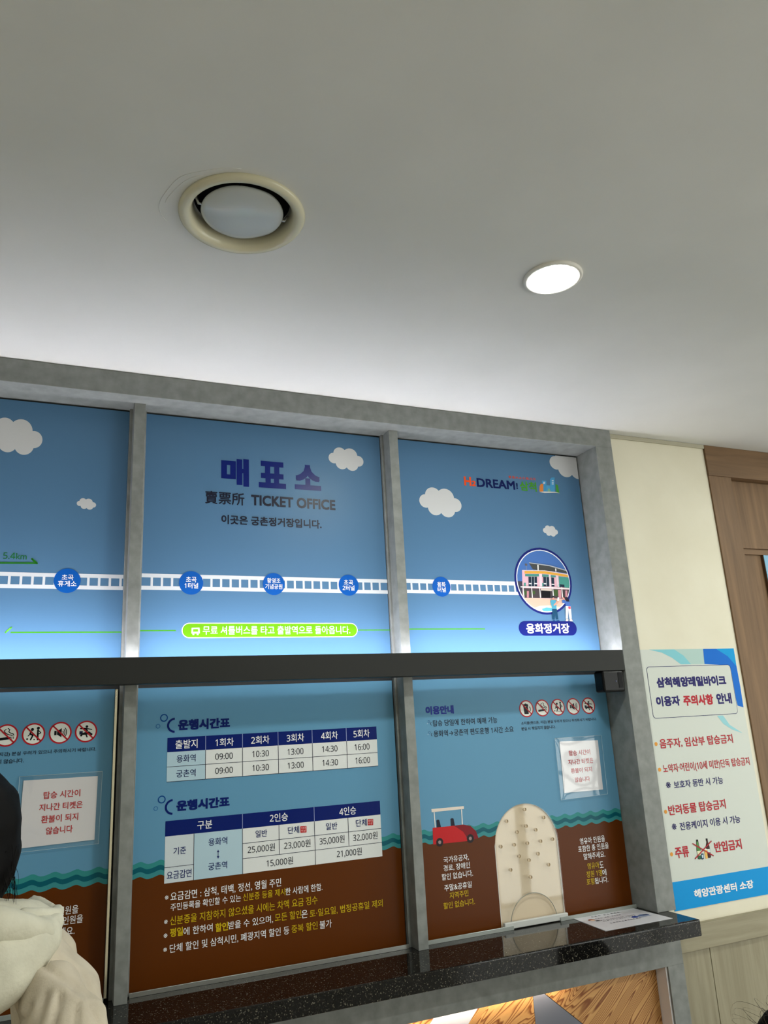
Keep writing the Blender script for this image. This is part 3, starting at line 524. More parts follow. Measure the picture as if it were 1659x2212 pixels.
  ('fare_table#1', (178, 205, 220), 2, 'P', [[0.3595, 1.2084], [0.4817, 1.2084], [0.4817, 1.3148], [0.3595, 1.3148]]),
  ('fare_table#1', (205, 215, 222), 2, 'P', [[0.2894, 1.2084], [0.3595, 1.2084], [0.3595, 1.3148], [0.2894, 1.3148]]),
  ('fare_table#1', (5, 28, 102), 2, 'P', [[0.2894, 1.3148], [0.865, 1.3148], [0.865, 1.3503], [0.2894, 1.3503]]),
  ('fare_table#1', (45, 50, 70), 3, 'P', [[0.3588, 1.2084], [0.3602, 1.2084], [0.3602, 1.3148], [0.3588, 1.3148]]),
  ('fare_table#1', (45, 50, 70), 3, 'P', [[0.481, 1.2084], [0.4824, 1.2084], [0.4824, 1.3148], [0.481, 1.3148]]),
  ('fare_table#1', (150, 160, 200), 3, 'P', [[0.481, 1.3148], [0.4824, 1.3148], [0.4824, 1.3503], [0.481, 1.3503]]),
  ('fare_table#1', (45, 50, 70), 3, 'P', [[0.5771, 1.2436], [0.5785, 1.2436], [0.5785, 1.3148], [0.5771, 1.3148]]),
  ('fare_table#1', (45, 50, 70), 3, 'P', [[0.6738, 1.2084], [0.6752, 1.2084], [0.6752, 1.3148], [0.6738, 1.3148]]),
  ('fare_table#1', (150, 160, 200), 3, 'P', [[0.6738, 1.3148], [0.6752, 1.3148], [0.6752, 1.3503], [0.6738, 1.3503]]),
  ('fare_table#1', (45, 50, 70), 3, 'P', [[0.7689, 1.2436], [0.7703, 1.2436], [0.7703, 1.3148], [0.7689, 1.3148]]),
  ('fare_table#1', (45, 50, 70), 3, 'P', [[0.4817, 1.2787], [0.865, 1.2787], [0.865, 1.2799], [0.4817, 1.2799]]),
  ('fare_table#1', (45, 50, 70), 3, 'P', [[0.4817, 1.243], [0.865, 1.243], [0.865, 1.2442], [0.4817, 1.2442]]),
  ('fare_table#1', (45, 50, 70), 3, 'P', [[0.2894, 1.2434], [0.3595, 1.2434], [0.3595, 1.2446], [0.2894, 1.2446]]),
  ('fare_table#1', (240, 240, 242), 4, 'T', '구분', 0.3671, 0.4043, 1.3332, 0.0198, 0.012),
  ('fare_table#1', (240, 240, 242), 4, 'T', '2인승', 0.5534, 0.6021, 1.3332, 0.0206, 0.012),
  ('fare_table#1', (240, 240, 242), 4, 'T', '4인승', 0.7453, 0.7938, 1.3323, 0.0213, 0.012),
  ('fare_table#1', (28, 40, 100), 4, 'T', '일반', 0.5154, 0.546, 1.2987, 0.0171, 0.01),
  ('fare_table#1', (28, 40, 100), 4, 'T', '단체', 0.6015, 0.6322, 1.2988, 0.0174, 0.01),
  ('fare_table#1', (28, 40, 100), 4, 'T', '일반', 0.7063, 0.7383, 1.2984, 0.0177, 0.01),
  ('fare_table#1', (28, 40, 100), 4, 'T', '단체', 0.7919, 0.824, 1.2988, 0.018, 0.01),
  ('fare_table#1', (28, 40, 100), 4, 'T', '용화역', 0.3956, 0.4428, 1.2911, 0.0175, 0.01),
  ('fare_table#1', (28, 40, 100), 4, 'T', '기준', 0.3099, 0.3404, 1.2792, 0.0171, 0.01),
  ('fare_table#1', (28, 40, 100), 4, 'T', '궁촌역', 0.3953, 0.4425, 1.2345, 0.0172, 0.01),
  ('fare_table#1', (28, 40, 100), 4, 'T', '요금감면', 0.2951, 0.3545, 1.2259, 0.0183, 0.01),
  ('fare_table#1', (30, 32, 48), 4, 'T', '25,000원', 0.495, 0.5661, 1.2627, 0.0193, 0.002),
  ('fare_table#1', (30, 32, 48), 4, 'T', '23,000원', 0.5908, 0.6623, 1.2625, 0.0196, 0.002),
  ('fare_table#1', (30, 32, 48), 4, 'T', '35,000원', 0.6871, 0.7576, 1.2634, 0.02, 0.002),
  ('fare_table#1', (30, 32, 48), 4, 'T', '32,000원', 0.7823, 0.8531, 1.2626, 0.0203, 0.002),
  ('fare_table#1', (30, 32, 48), 4, 'T', '15,000원', 0.5435, 0.6138, 1.2256, 0.0192, 0.002),
  ('fare_table#1', (30, 32, 48), 4, 'T', '21,000원', 0.7343, 0.8053, 1.2274, 0.02, 0.002),
  ('fare_table#1', (28, 40, 100), 4, 'S', [[0.4196, 1.2682], [0.4197, 1.2531]], 0.0015),
  ('fare_table#1', (28, 40, 100), 4, 'P', [[0.4196, 1.2716], [0.4229, 1.2652], [0.4164, 1.2659]]),
  ('fare_table#1', (28, 40, 100), 4, 'P', [[0.4197, 1.2505], [0.4164, 1.2568], [0.4229, 1.2561]]),
  ('fare_table#1', (185, 30, 35), 4, 'P', [[0.6354, 1.306], [0.6523, 1.3051], [0.6519, 1.2896], [0.6356, 1.2902]]),
  ('fare_table#1', (235, 190, 190), 5, 'T', '10대', 0.6372, 0.6503, 1.3013, 0.0058, 0.012),
  ('fare_table#1', (235, 190, 190), 5, 'T', '이상', 0.6375, 0.6501, 1.2945, 0.0058, 0.012),
  ('fare_table#1', (185, 30, 35), 4, 'P', [[0.8266, 1.3065], [0.8427, 1.3057], [0.8418, 1.2899], [0.8264, 1.2903]]),
  ('fare_table#1', (235, 190, 190), 5, 'T', '8대', 0.8285, 0.8404, 1.3017, 0.006, 0.012),
  ('fare_table#1', (235, 190, 190), 5, 'T', '이상', 0.8285, 0.84, 1.2946, 0.006, 0.012),
  ('title_lettering#1', (14, 68, 135), 2, 'R', 0.2804, 1.5985, 0.0097, 0.0097, 0.0027, 0, 360),
  ('title_lettering#1', (36, 96, 155), 2, 'R', 0.266, 1.5785, 0.0054, 0.0055, 0.0014, 0, 360),
  ('title_lettering#1', (5, 28, 102), 2, 'R', 0.3081, 1.579, 0.0198, 0.0186, 0.0051, 92, 268),
  ('title_lettering#1', (5, 28, 102), 3, 'T', '운행시간표', 0.3159, 0.4496, 1.5788, 0.0266, 0.055),
  ('title_lettering#2', (14, 68, 135), 2, 'R', 0.2793, 1.4019, 0.0095, 0.0092, 0.0026, 0, 360),
  ('title_lettering#2', (36, 96, 155), 2, 'R', 0.2653, 1.3819, 0.0052, 0.0052, 0.0014, 0, 360),
  ('title_lettering#2', (5, 28, 102), 2, 'R', 0.3065, 1.3823, 0.0193, 0.0185, 0.0049, 92, 268),
  ('title_lettering#2', (5, 28, 102), 3, 'T', '운행시간표', 0.3153, 0.4487, 1.3834, 0.0253, 0.055),
  ('fare_note#1', (240, 240, 242), 3, 'T', '※', 0.2916, 0.3004, 1.1769, 0.0093, 0.006),
  ('fare_note#1', (240, 240, 242), 3, 'T', '요금감면 : 삼척, 태백, 정선, 영월 주민', 0.3049, 0.581, 1.1772, 0.0207, 0.006),
  ('fare_note#1', (240, 240, 242), 3, 'T', '주민등록을 확인할 수 있는', 0.3054, 0.4771, 1.154, 0.0167, 0.005),
  ('fare_note#1', (200, 170, 25), 3, 'T', '신분증 등을 제시', 0.4824, 0.5912, 1.154, 0.0172, 0.005),
  ('fare_note#1', (240, 240, 242), 3, 'T', '한 사람에 한함.', 0.5921, 0.6915, 1.1535, 0.0176, 0.005),
  ('fare_note#2', (240, 240, 242), 3, 'T', '※', 0.2909, 0.2996, 1.1237, 0.0092, 0.006),
  ('fare_note#2', (200, 170, 25), 3, 'T', '신분증을 지참하지 않으셨을 시에는 차액 요금 징수', 0.3048, 0.6772, 1.1243, 0.0198, 0.006),
  ('fare_note#3', (240, 240, 242), 3, 'T', '※', 0.2904, 0.2995, 1.0939, 0.0091, 0.006),
  ('fare_note#3', (200, 170, 25), 3, 'T', '평일', 0.3054, 0.3358, 1.0982, 0.0191, 0.03),
  ('fare_note#3', (200, 170, 25), 3, 'T', '할인', 0.4137, 0.4447, 1.0946, 0.0195, 0.03),
  ('fare_note#3', (240, 240, 242), 3, 'T', '에 한하여', 0.337, 0.4069, 1.0966, 0.0178, 0.006),
  ('fare_note#3', (240, 240, 242), 3, 'T', '받을 수 있으며,', 0.4455, 0.5585, 1.0948, 0.0183, 0.006),
  ('fare_note#3', (200, 170, 25), 3, 'T', '모든 할인', 0.5636, 0.6325, 1.0969, 0.0187, 0.006),
  ('fare_note#3', (240, 240, 242), 3, 'T', '은', 0.6333, 0.6497, 1.0953, 0.0188, 0.006),
  ('fare_note#3', (200, 170, 25), 3, 'T', '토·일요일, 법정공휴일 제외', 0.6554, 0.8589, 1.0934, 0.0192, 0.006),
  ('fare_note#4', (240, 240, 242), 3, 'T', '※', 0.2903, 0.2993, 1.0637, 0.0087, 0.01),
  ('fare_note#4', (200, 170, 25), 3, 'T', '중복 할인', 0.6061, 0.6754, 1.0649, 0.0186, 0.006),
  ('fare_note#4', (240, 240, 242), 3, 'T', '불가', 0.6811, 0.7137, 1.0642, 0.0189, 0.006),
  ('fare_note#4', (240, 240, 242), 3, 'T', '단체 할인 및 삼척시민, 폐광지역 할인 등', 0.3053, 0.6001, 1.0637, 0.0194, 0.006),
 ],
 'LR': [
  ('guide_lettering', (28, 45, 145), 3, 'T', '이용안내', 1.0237, 1.1163, 1.5854, 0.0241, 0.045),
  ('guide_lettering', (30, 32, 48), 3, 'T', '탑승 당일에 한하여 예매 가능', 1.0445, 1.2624, 1.5485, 0.0181, 0.01),
  ('guide_lettering', (30, 32, 48), 3, 'T', '용화역→궁촌역 편도운행 1시간 소요', 1.0446, 1.3169, 1.5191, 0.0181, 0.01),
  ('guide_lettering', (50, 80, 130), 2, 'R', 1.0316, 1.5541, 0.0034, 0.0034, 0.0009, 0, 360),
  ('guide_lettering', (200, 210, 220), 2, 'R', 1.0268, 1.5488, 0.0015, 0.0013, 0.0005, 0, 360),
  ('guide_lettering', (30, 32, 48), 2, 'R', 1.04, 1.5477, 0.0034, 0.0047, 0.0013, 92, 268),
  ('guide_lettering', (50, 80, 130), 2, 'R', 1.0313, 1.5236, 0.0034, 0.0034, 0.0009, 0, 360),
  ('guide_lettering', (200, 210, 220), 2, 'R', 1.0265, 1.5184, 0.0015, 0.0013, 0.0005, 0, 360),
  ('guide_lettering', (30, 32, 48), 2, 'R', 1.0396, 1.5173, 0.0034, 0.0046, 0.0013, 92, 268),
  ('discount_note#1', (240, 240, 242), 3, 'T', '국가유공자,', 1.0489, 1.1293, 1.1783, 0.0171, 0.008),
  ('discount_note#1', (240, 240, 242), 3, 'T', '경로, 장애인', 1.0471, 1.1308, 1.1571, 0.017, 0.008),
  ('discount_note#1', (240, 240, 242), 3, 'T', '할인 없습니다.', 1.0397, 1.1385, 1.1355, 0.0169, 0.008),
  ('discount_note#1', (240, 240, 242), 3, 'T', '주말&공휴일', 1.0454, 1.1319, 1.1071, 0.0168, 0.008),
  ('discount_note#1', (200, 170, 25), 3, 'T', '지역주민', 1.06, 1.1194, 1.0863, 0.0167, 0.008),
  ('discount_note#1', (200, 170, 25), 3, 'T', '할인 없습니다.', 1.0394, 1.1378, 1.0627, 0.0166, 0.008),
  ('passenger_note#1', (240, 240, 242), 3, 'T', '영유아 인원을', 1.5138, 1.6065, 1.1803, 0.0181, 0.008),
  ('passenger_note#1', (240, 240, 242), 3, 'T', '포함한 총 인원을', 1.5041, 1.6175, 1.1591, 0.018, 0.008),
  ('passenger_note#1', (240, 240, 242), 3, 'T', '말해주세요.', 1.5212, 1.6008, 1.1363, 0.0179, 0.008),
  ('passenger_note#1', (200, 170, 25), 3, 'T', '영유아', 1.531, 1.5743, 1.1087, 0.0178, 0.008),
  ('passenger_note#1', (240, 240, 242), 3, 'T', '도', 1.5761, 1.5902, 1.1078, 0.0179, 0.008),
  ('passenger_note#1', (200, 170, 25), 3, 'T', '정원 1명', 1.5238, 1.5816, 1.0866, 0.0177, 0.008),
  ('passenger_note#1', (240, 240, 242), 3, 'T', '에', 1.5827, 1.5974, 1.0855, 0.0178, 0.008),
  ('passenger_note#1', (200, 170, 25), 3, 'T', '포함', 1.5213, 1.5511, 1.0664, 0.0176, 0.008),
  ('passenger_note#1', (240, 240, 242), 3, 'T', '됩니다.', 1.5517, 1.6009, 1.0655, 0.0177, 0.008),
  ('printed_rail_bike', (228, 215, 205), 2, 'P', [[1.0216, 1.3152], [1.1258, 1.3143], [1.1256, 1.3066], [1.0219, 1.3068]]),
  ('printed_rail_bike', (228, 225, 222), 2, 'P', [[1.0281, 1.3066], [1.0309, 1.3064], [1.0315, 1.2656], [1.0287, 1.2659]]),
  ('printed_rail_bike', (228, 225, 222), 2, 'P', [[1.1162, 1.3062], [1.1191, 1.3059], [1.1184, 1.2651], [1.115, 1.2654]]),
  ('printed_rail_bike', (30, 32, 50), 2, 'P', [[1.0349, 1.284], [1.0393, 1.2856], [1.044, 1.2844], [1.0482, 1.2649], [1.0353, 1.2649]]),
  ('printed_rail_bike', (30, 32, 50), 2, 'P', [[1.0801, 1.2839], [1.0846, 1.2855], [1.0898, 1.2838], [1.0925, 1.2643], [1.0799, 1.2647]]),
  ('printed_rail_bike', (190, 30, 35), 2, 'P', [[1.0216, 1.2654], [1.0896, 1.2649], [1.1174, 1.2483], [1.1299, 1.225], [1.1304, 1.2201], [1.0201, 1.2218]]),
  ('printed_rail_bike', (125, 18, 30), 2, 'P', [[1.0896, 1.2649], [1.1189, 1.2654], [1.1429, 1.2591], [1.1589, 1.2443], [1.1658, 1.2242], [1.1304, 1.2201], [1.128, 1.2312], [1.1172, 1.2463]]),
  ('printed_rail_bike', (35, 28, 32), 3, 'E', 1.0407, 1.226, 0.0112, 0.0112),
  ('printed_rail_bike', (150, 130, 130), 4, 'E', 1.0407, 1.226, 0.0047, 0.0047),
  ('printed_rail_bike', (35, 28, 32), 3, 'E', 1.1389, 1.2261, 0.0115, 0.0115),
  ('printed_rail_bike', (150, 130, 130), 4, 'E', 1.1389, 1.2261, 0.0048, 0.0048),
  ('belongings_note#1', (30, 32, 48), 3, 'T', '소지품(핸드폰, 지갑) 분실 우려가 있으니 주의하시기 바랍니다.', 1.3461, 1.6299, 1.5336, 0.0104, 0.012),
  ('belongings_note#1', (30, 32, 48), 3, 'T', '분실 시 책임지지 않습니다.', 1.3448, 1.4698, 1.5179, 0.0103, 0.012),
 ],
 'SR': [
  ('lettering', (190, 50, 60), 3, 'T', '탑승 시간이', 1.5081, 1.5886, 1.4362, 0.0161, 0.02),
  ('lettering', (190, 50, 60), 3, 'T', '지나간 티켓은', 1.5017, 1.5961, 1.41, 0.016, 0.02),
  ('lettering', (190, 50, 60), 3, 'T', '환불이 되지', 1.5082, 1.5875, 1.3841, 0.0151, 0.02),
  ('lettering', (190, 50, 60), 3, 'T', '않습니다', 1.5195, 1.5755, 1.3569, 0.015, 0.02),
 ],
 'SL': [
  ('lettering', (185, 38, 52), 3, 'T', '탑승 시간이', 0.0077, 0.0886, 1.4332, 0.0164, 0.02),
  ('lettering', (185, 38, 52), 3, 'T', '지나간 티켓은', 0.0, 0.0952, 1.4066, 0.0162, 0.02),
  ('lettering', (185, 38, 52), 3, 'T', '환불이 되지', 0.0058, 0.0866, 1.3801, 0.0168, 0.02),
  ('lettering', (185, 38, 52), 3, 'T', '않습니다', 0.0178, 0.0757, 1.354, 0.0167, 0.02),
 ],
 'PO': [
  ('swoosh_band', (130, 198, 210), 1, 'P', [[1.8178, 1.7448], [1.9261, 1.7443], [1.9619, 1.7236], [1.9898, 1.694], [1.9452, 1.6946], [1.9101, 1.7175], [1.8705, 1.7345]]),
  ('swoosh_band', (176, 203, 199), 1, 'P', [[1.9261, 1.7443], [2.0519, 1.7442], [2.0489, 1.6934], [1.9898, 1.694], [1.9619, 1.7236]]),
  ('swoosh_band', (0, 105, 205), 1, 'P', [[2.0534, 1.7442], [2.1116, 1.744], [2.1629, 1.7163], [2.1928, 1.683], [2.1944, 1.6151], [2.1924, 1.5449], [2.1672, 1.552], [2.1648, 1.5742], [2.1644, 1.6722], [2.1507, 1.6881], [2.0489, 1.6934]]),
  ('swoosh_band', (0, 152, 218), 1, 'P', [[2.1116, 1.744], [2.1939, 1.7445], [2.1928, 1.683], [2.1595, 1.7183]]),
  ('swoosh_band', (150, 205, 215), 1, 'P', [[2.0683, 1.5227], [2.0943, 1.5227], [2.1171, 1.4912], [2.1688, 1.4616], [2.1264, 1.4746], [2.09, 1.4953]]),
  ('title_box', (30, 32, 95), 2, 'Q', 1.7968, 1.5254, 2.1636, 1.6898, 0.012),
  ('title_box', (206, 211, 205), 3, 'Q', 1.7984, 1.527, 2.162, 1.6882, 0.011),
  ('title_box', (38, 32, 100), 4, 'T', '삼척해양레일바이크', 1.8305, 2.1324, 1.6377, 0.0331, 0.055),
  ('title_box', (38, 32, 100), 4, 'T', '이용자', 1.8174, 1.9171, 1.578, 0.0321, 0.05),
  ('title_box', (178, 38, 52), 4, 'T', '주의사항', 1.9314, 2.0622, 1.5769, 0.0344, 0.05),
  ('title_box', (38, 32, 100), 4, 'T', '안내', 2.0768, 2.1444, 1.5775, 0.036, 0.05),
  ('warning_lettering#1', (178, 38, 52), 3, 'T', '음주자, 임산부 탑승금지', 1.8076, 2.1199, 1.4467, 0.0305, 0.022),
  ('warning_lettering#2', (178, 38, 52), 3, 'T', '노약자·어린이(10세 미만)단독 탑승금지', 1.8074, 2.1776, 1.3697, 0.0301, 0.016),
  ('warning_lettering#1', (222, 150, 60), 2, 'E', 1.7934, 1.4479, 0.0061, 0.0061),
  ('warning_lettering#2', (222, 150, 60), 2, 'E', 1.7931, 1.3701, 0.006, 0.006),
  ('warning_lettering#2', (38, 32, 100), 3, 'T', '※', 1.81, 1.8285, 1.3224, 0.0187, 0.01),
  ('warning_lettering#2', (38, 32, 100), 3, 'T', '보호자 동반 시 가능', 1.8417, 2.0482, 1.3208, 0.023, 0.016),
  ('warning_lettering#3', (178, 38, 52), 3, 'T', '반려동물 탑승금지', 1.8054, 2.0429, 1.2481, 0.0299, 0.026),
  ('warning_lettering#3', (222, 150, 60), 2, 'E', 1.7936, 1.2456, 0.0059, 0.0059),
  ('warning_lettering#3', (38, 32, 100), 3, 'T', '※', 1.8098, 1.8278, 1.1998, 0.0181, 0.01),
  ('warning_lettering#3', (38, 32, 100), 3, 'T', '전용케이지 이용 시 가능', 1.841, 2.0948, 1.1979, 0.0234, 0.016),
  ('warning_lettering#4', (178, 38, 52), 3, 'T', '주류', 1.808, 1.8626, 1.1247, 0.0316, 0.03),
  ('warning_lettering#4', (178, 38, 52), 3, 'T', '반입금지', 1.9684, 2.0832, 1.124, 0.0309, 0.03),
  ('warning_lettering#4', (222, 150, 60), 2, 'E', 1.7934, 1.1229, 0.0058, 0.0058),
  ('name_band', (240, 240, 242), 4, 'T', '해양관광센터 소장', 1.8588, 2.1052, 1.0033, 0.0242, 0.035),
  ('bottle_picture', (20, 20, 25), 2, 'P', [[1.8986, 1.1545], [1.9062, 1.154], [1.907, 1.1354], [1.9118, 1.1284], [1.9072, 1.0979], [1.9019, 1.0965], [1.8942, 1.0987], [1.894, 1.1238]]),
  ('bottle_picture', (85, 140, 75), 3, 'P', [[1.8988, 1.1486], [1.905, 1.1484], [1.9051, 1.135], [1.9103, 1.1273], [1.9103, 1.1214], [1.8956, 1.1226]]),
  ('bottle_picture', (225, 225, 190), 3, 'P', [[1.895, 1.1218], [1.9102, 1.1211], [1.9084, 1.1081], [1.896, 1.1075]]),
  ('bottle_picture', (50, 95, 65), 3, 'P', [[1.8959, 1.1068], [1.9083, 1.1068], [1.9061, 1.098], [1.896, 1.0988]]),
  ('bottle_picture', (20, 20, 25), 2, 'P', [[1.9375, 1.1538], [1.9454, 1.1533], [1.9454, 1.1419], [1.9487, 1.1298], [1.9487, 1.0999], [1.9461, 1.0965], [1.936, 1.0967], [1.9335, 1.1197], [1.9341, 1.1326], [1.9385, 1.1426]]),
  ('bottle_picture', (70, 35, 30), 3, 'P', [[1.9408, 1.1489], [1.9445, 1.1488], [1.9441, 1.1414], [1.9472, 1.13], [1.9472, 1.1228], [1.9371, 1.1232], [1.9356, 1.1338], [1.9393, 1.1412]]),
  ('bottle_picture', (215, 230, 225), 3, 'P', [[1.9369, 1.1226], [1.9475, 1.1224], [1.9482, 1.1123], [1.9375, 1.1125]]),
  ('bottle_picture', (75, 35, 35), 3, 'P', [[1.9377, 1.1114], [1.948, 1.1114], [1.9478, 1.1], [1.9371, 1.0979]]),
  ('bottle_picture', (235, 185, 100), 3, 'P', [[1.9248, 1.1219], [1.9367, 1.1213], [1.934, 1.0963], [1.9265, 1.0958], [1.9247, 1.1025]]),
  ('bottle_picture', (240, 240, 235), 4, 'P', [[1.9262, 1.1243], [1.9372, 1.1238], [1.9368, 1.1209], [1.925, 1.1212]]),
  ('bottle_picture', (30, 60, 90), 4, 'P', [[1.9085, 1.1126], [1.9199, 1.112], [1.9179, 1.0967], [1.9117, 1.0951], [1.9076, 1.0972]]),
  ('bottle_picture', (200, 225, 240), 5, 'P', [[1.911, 1.1091], [1.9173, 1.1087], [1.9159, 1.0995], [1.9117, 1.0993]]),
  ('bottle_picture', (178, 38, 52), 6, 'S', [[1.8822, 1.1444], [1.9583, 1.1014]], 0.0033),
  ('bottle_picture', (178, 38, 52), 6, 'S', [[1.9583, 1.1439], [1.8828, 1.1008]], 0.0033),
 ],
}
load_texts(sorted({t[4] for v in PRINTS.values() for t in v if t[3] == 'T'}))

# ------------------------------------------------------------------ materials
ceil_m = noise_mat(mat('ceiling_paint', (222, 222, 220), .7, .3), (219, 219, 217), (225, 225, 223), nscale=3, bump=.05, bscale=90)
wall_m = noise_mat(mat('cream_paint', (226, 220, 200), .65, .3), (222, 216, 196), (230, 225, 207), nscale=4, bump=.08, bscale=60)
conc_m = noise_mat(mat('concrete_laminate', (126, 129, 127), .5, .35), (117, 120, 118), (137, 140, 138), nscale=34, detail=9, lo=.3, hi=.7, bump=.04)
dark_m = mat('charcoal_metal', (40, 41, 40), .5, .2)
black_m = mat('black_gap', (10, 11, 14), .6)
plastic_m = mat('black_plastic', (7, 7, 9), .3, .2)
sky_m = mat('sky_blue_print', (80, 118, 152), .35, .15)
sky2_m = noise_mat(mat('sky_blue_print_low', (104, 160, 190), .14, .5), (102, 158, 188), (106, 162, 192), nscale=3)
alu_m = mat('brushed_aluminium', (176, 178, 178), .32, .5, metal=.85)
ivory_m = mat('ivory_plastic', (214, 208, 182), .22, .5)
steel_m = mat('white_enamel', (196, 200, 200), .16, .5)
trimw_m = mat('white_trim', (225, 225, 222), .4)
beige_m = mat('beige_shutter_board', (214, 196, 170), .6)
wood_m = wood_mat('walnut_laminate', (126, 97, 68), (98, 74, 50), 'Z'); woodx_m = wood_mat('walnut_laminate_cross', (126, 97, 68), (98, 74, 50), 'X')
gw_m = wood_mat('greige_laminate', (156, 149, 126), (132, 124, 101), 'Z'); gwx_m = wood_mat('greige_laminate_cross', (156, 149, 126), (132, 124, 101), 'X')
ply_m = ply_mat('plywood')
clear_m = thin_clear('clear_acrylic', .03, (1, 1, .995), .03); lam_m = thin_clear('laminating_film', .05, (1, 1, 1), .07)
glass_m = thin_clear('window_glass', .0)
paper_m = mat('laminated_paper', (226, 224, 230), .12, .6)
poster_m = mat('poster_vinyl', (206, 211, 205), .4, .2)
floor_m = noise_mat(mat('floor_tile', (166, 163, 158), .3), (158, 155, 150), (174, 171, 166), nscale=5)

gran_m = mat('black_granite', (18, 17, 16), .07, .30)
nt, b_, N_, L_ = nodes(gran_m); mp_ = tex_coords(gran_m, (1, 1, 1))
v_ = N_('ShaderNodeTexVoronoi'); v_.inputs['Scale'].default_value = 480; L_(mp_.outputs[0], v_.inputs['Vector'])
sp_ = N_('ShaderNodeSeparateColor'); L_(v_.outputs['Color'], sp_.inputs[0])
r1 = N_('ShaderNodeValToRGB'); e_ = r1.color_ramp.elements
e_[0].position = .0; e_[0].color = (*lin((16, 15, 14)), 1); e_[1].position = 1; e_[1].color = (*lin((110, 106, 94)), 1)
a_ = e_.new(.6); a_.color = (*lin((14, 14, 13)), 1); a_ = e_.new(.82); a_.color = (*lin((24, 23, 22)), 1); a_ = e_.new(.93); a_.color = (*lin((44, 42, 38)), 1)
L_(sp_.outputs[0], r1.inputs[0]); L_(r1.outputs[0], b_.inputs['Base Color'])

# ------------------------------------------------------------------ room shell
ZC = 2.499
def S(o, label=None): tag(o, label, kind='structure'); return o
ce = prism('ceiling', [(-4, -3.9), (6, -3.9), (6, .3), (-4, .3)], ZC, ZC+.12, ceil_m, None, [ell(.2915, -.746, .1050, .1050, 48)])
for v in ce.data.vertices: v.co = (v.co.x, v.co.z, v.co.y)
ce.data.flip_normals(); S(ce, 'flat pale grey painted ceiling')
S(box('floor', -4, 6, -3.9, .3, -.1, 0, floor_m), 'grey tiled floor')
S(box('wall_left', -4.12, -4, -4.02, .3, 0, ZC, wall_m)); S(boxes('wall_right', [(6, 6.12, -4.02, -3.7, 0, ZC), (6, 6.12, -1.5, .3, 0, ZC), (6, 6.12, -3.7, -1.5, 2.3, ZC)], wall_m))
S(box('wall_back', 1.7545, 2.212, .033, .3, 0, ZC, wall_m), 'cream painted wall right of the grey ticket booth')
S(box('wall_back', 3.62, 6, .033, .3, 0, ZC, wall_m)); S(box('wall_back', -4, -.6215, .033, .3, 0, ZC, wall_m)); S(box('wall_back', -4, 6, .3, .4, 0, ZC, wall_m))
# glazed shop front in the far right corner behind the viewer
S(boxes('wall_front', [(-4, 2.9, -4.02, -3.9, 0, ZC), (5.7, 6, -4.02, -3.9, 0, ZC), (2.9, 5.7, -4.02, -3.9, 2.3, ZC)], wall_m))
def window(i, x0, y0, w_, n, ang):
    w = empty('window_%d' % i, (x0, y0, 0)); w.rotation_euler = (0, 0, ang); S(w); st = w_/n
    fr = [(0, w_, -.03, .03, 0, .06), (0, w_, -.03, .03, 2.24, 2.3), (0, w_, -.03, .03, 1.02, 1.08)]+[(k*st-(.03 if k else 0), k*st+(.03 if k < n else 0), -.03, .03, .06, 2.24) for k in range(n+1)]
    boxes('window_frame', fr, dark_m, w)
    for k in range(n): box('pane', k*st+.03, (k+1)*st-.03, -.004, .004, .06, 2.24, glass_m, w)
    l = bpy.data.lights.new('daylight_portal', 'AREA'); l.shape = 'RECTANGLE'; l.size = w_; l.size_y = 2.3; l.cycles.is_portal = True
    lo = bpy.data.objects.new('daylight_portal', l); C.objects.link(lo)
    return lo
lo = window(1, 2.9, -3.96, 2.8, 3, 0); lo.location = (4.3, -4.05, 1.15); lo.rotation_euler = (math.pi/2, 0, 0)
lo = window(2, 6.06, -3.7, 2.2, 2, math.pi/2); lo.location = (6.15, -2.6, 1.15); lo.rotation_euler = (math.pi/2, 0, math.pi/2)
S(box('shade_strip', 1.7545, 2.212, .0255, .033, 2.484, ZC, mat('wall_top_shade', (176, 171, 152), .7), bevel=.002), 'thin beige strip between cream wall and ceiling, coloured as shaded wall')  # shade along the wall top, put into the colour of a strip

# ------------------------------------------------------------------ booth frame
bf = tag(empty('ticket_booth', (0, 0, 0)), 'grey concrete-look ticket booth with slim mullions and lit plywood niche', 'booth')
XL, XR, ZT = -.6215, 1.7540, 2.434
box('top_beam', XL, XR, 0, .13, ZT, ZC-.0005, conc_m, bf, .0012)
box('side_post', 1.6845, XR, 0, .13, .9785, ZT, conc_m, bf, .0012)
box('side_post', XL, XL+.07, 0, .13, .9785, ZT, conc_m, bf, .0012)
for x in (.177, .9325):
    boxes('mullion', [(x, x+.0295, .05, .105, .9785, ZT), (x-.0075, x+.037, .095, .111, .9785, ZT)], conc_m, bf, .001)
box('backing', XL+.07, 1.6845, .1115, .125, .9785, ZT, black_m, bf)

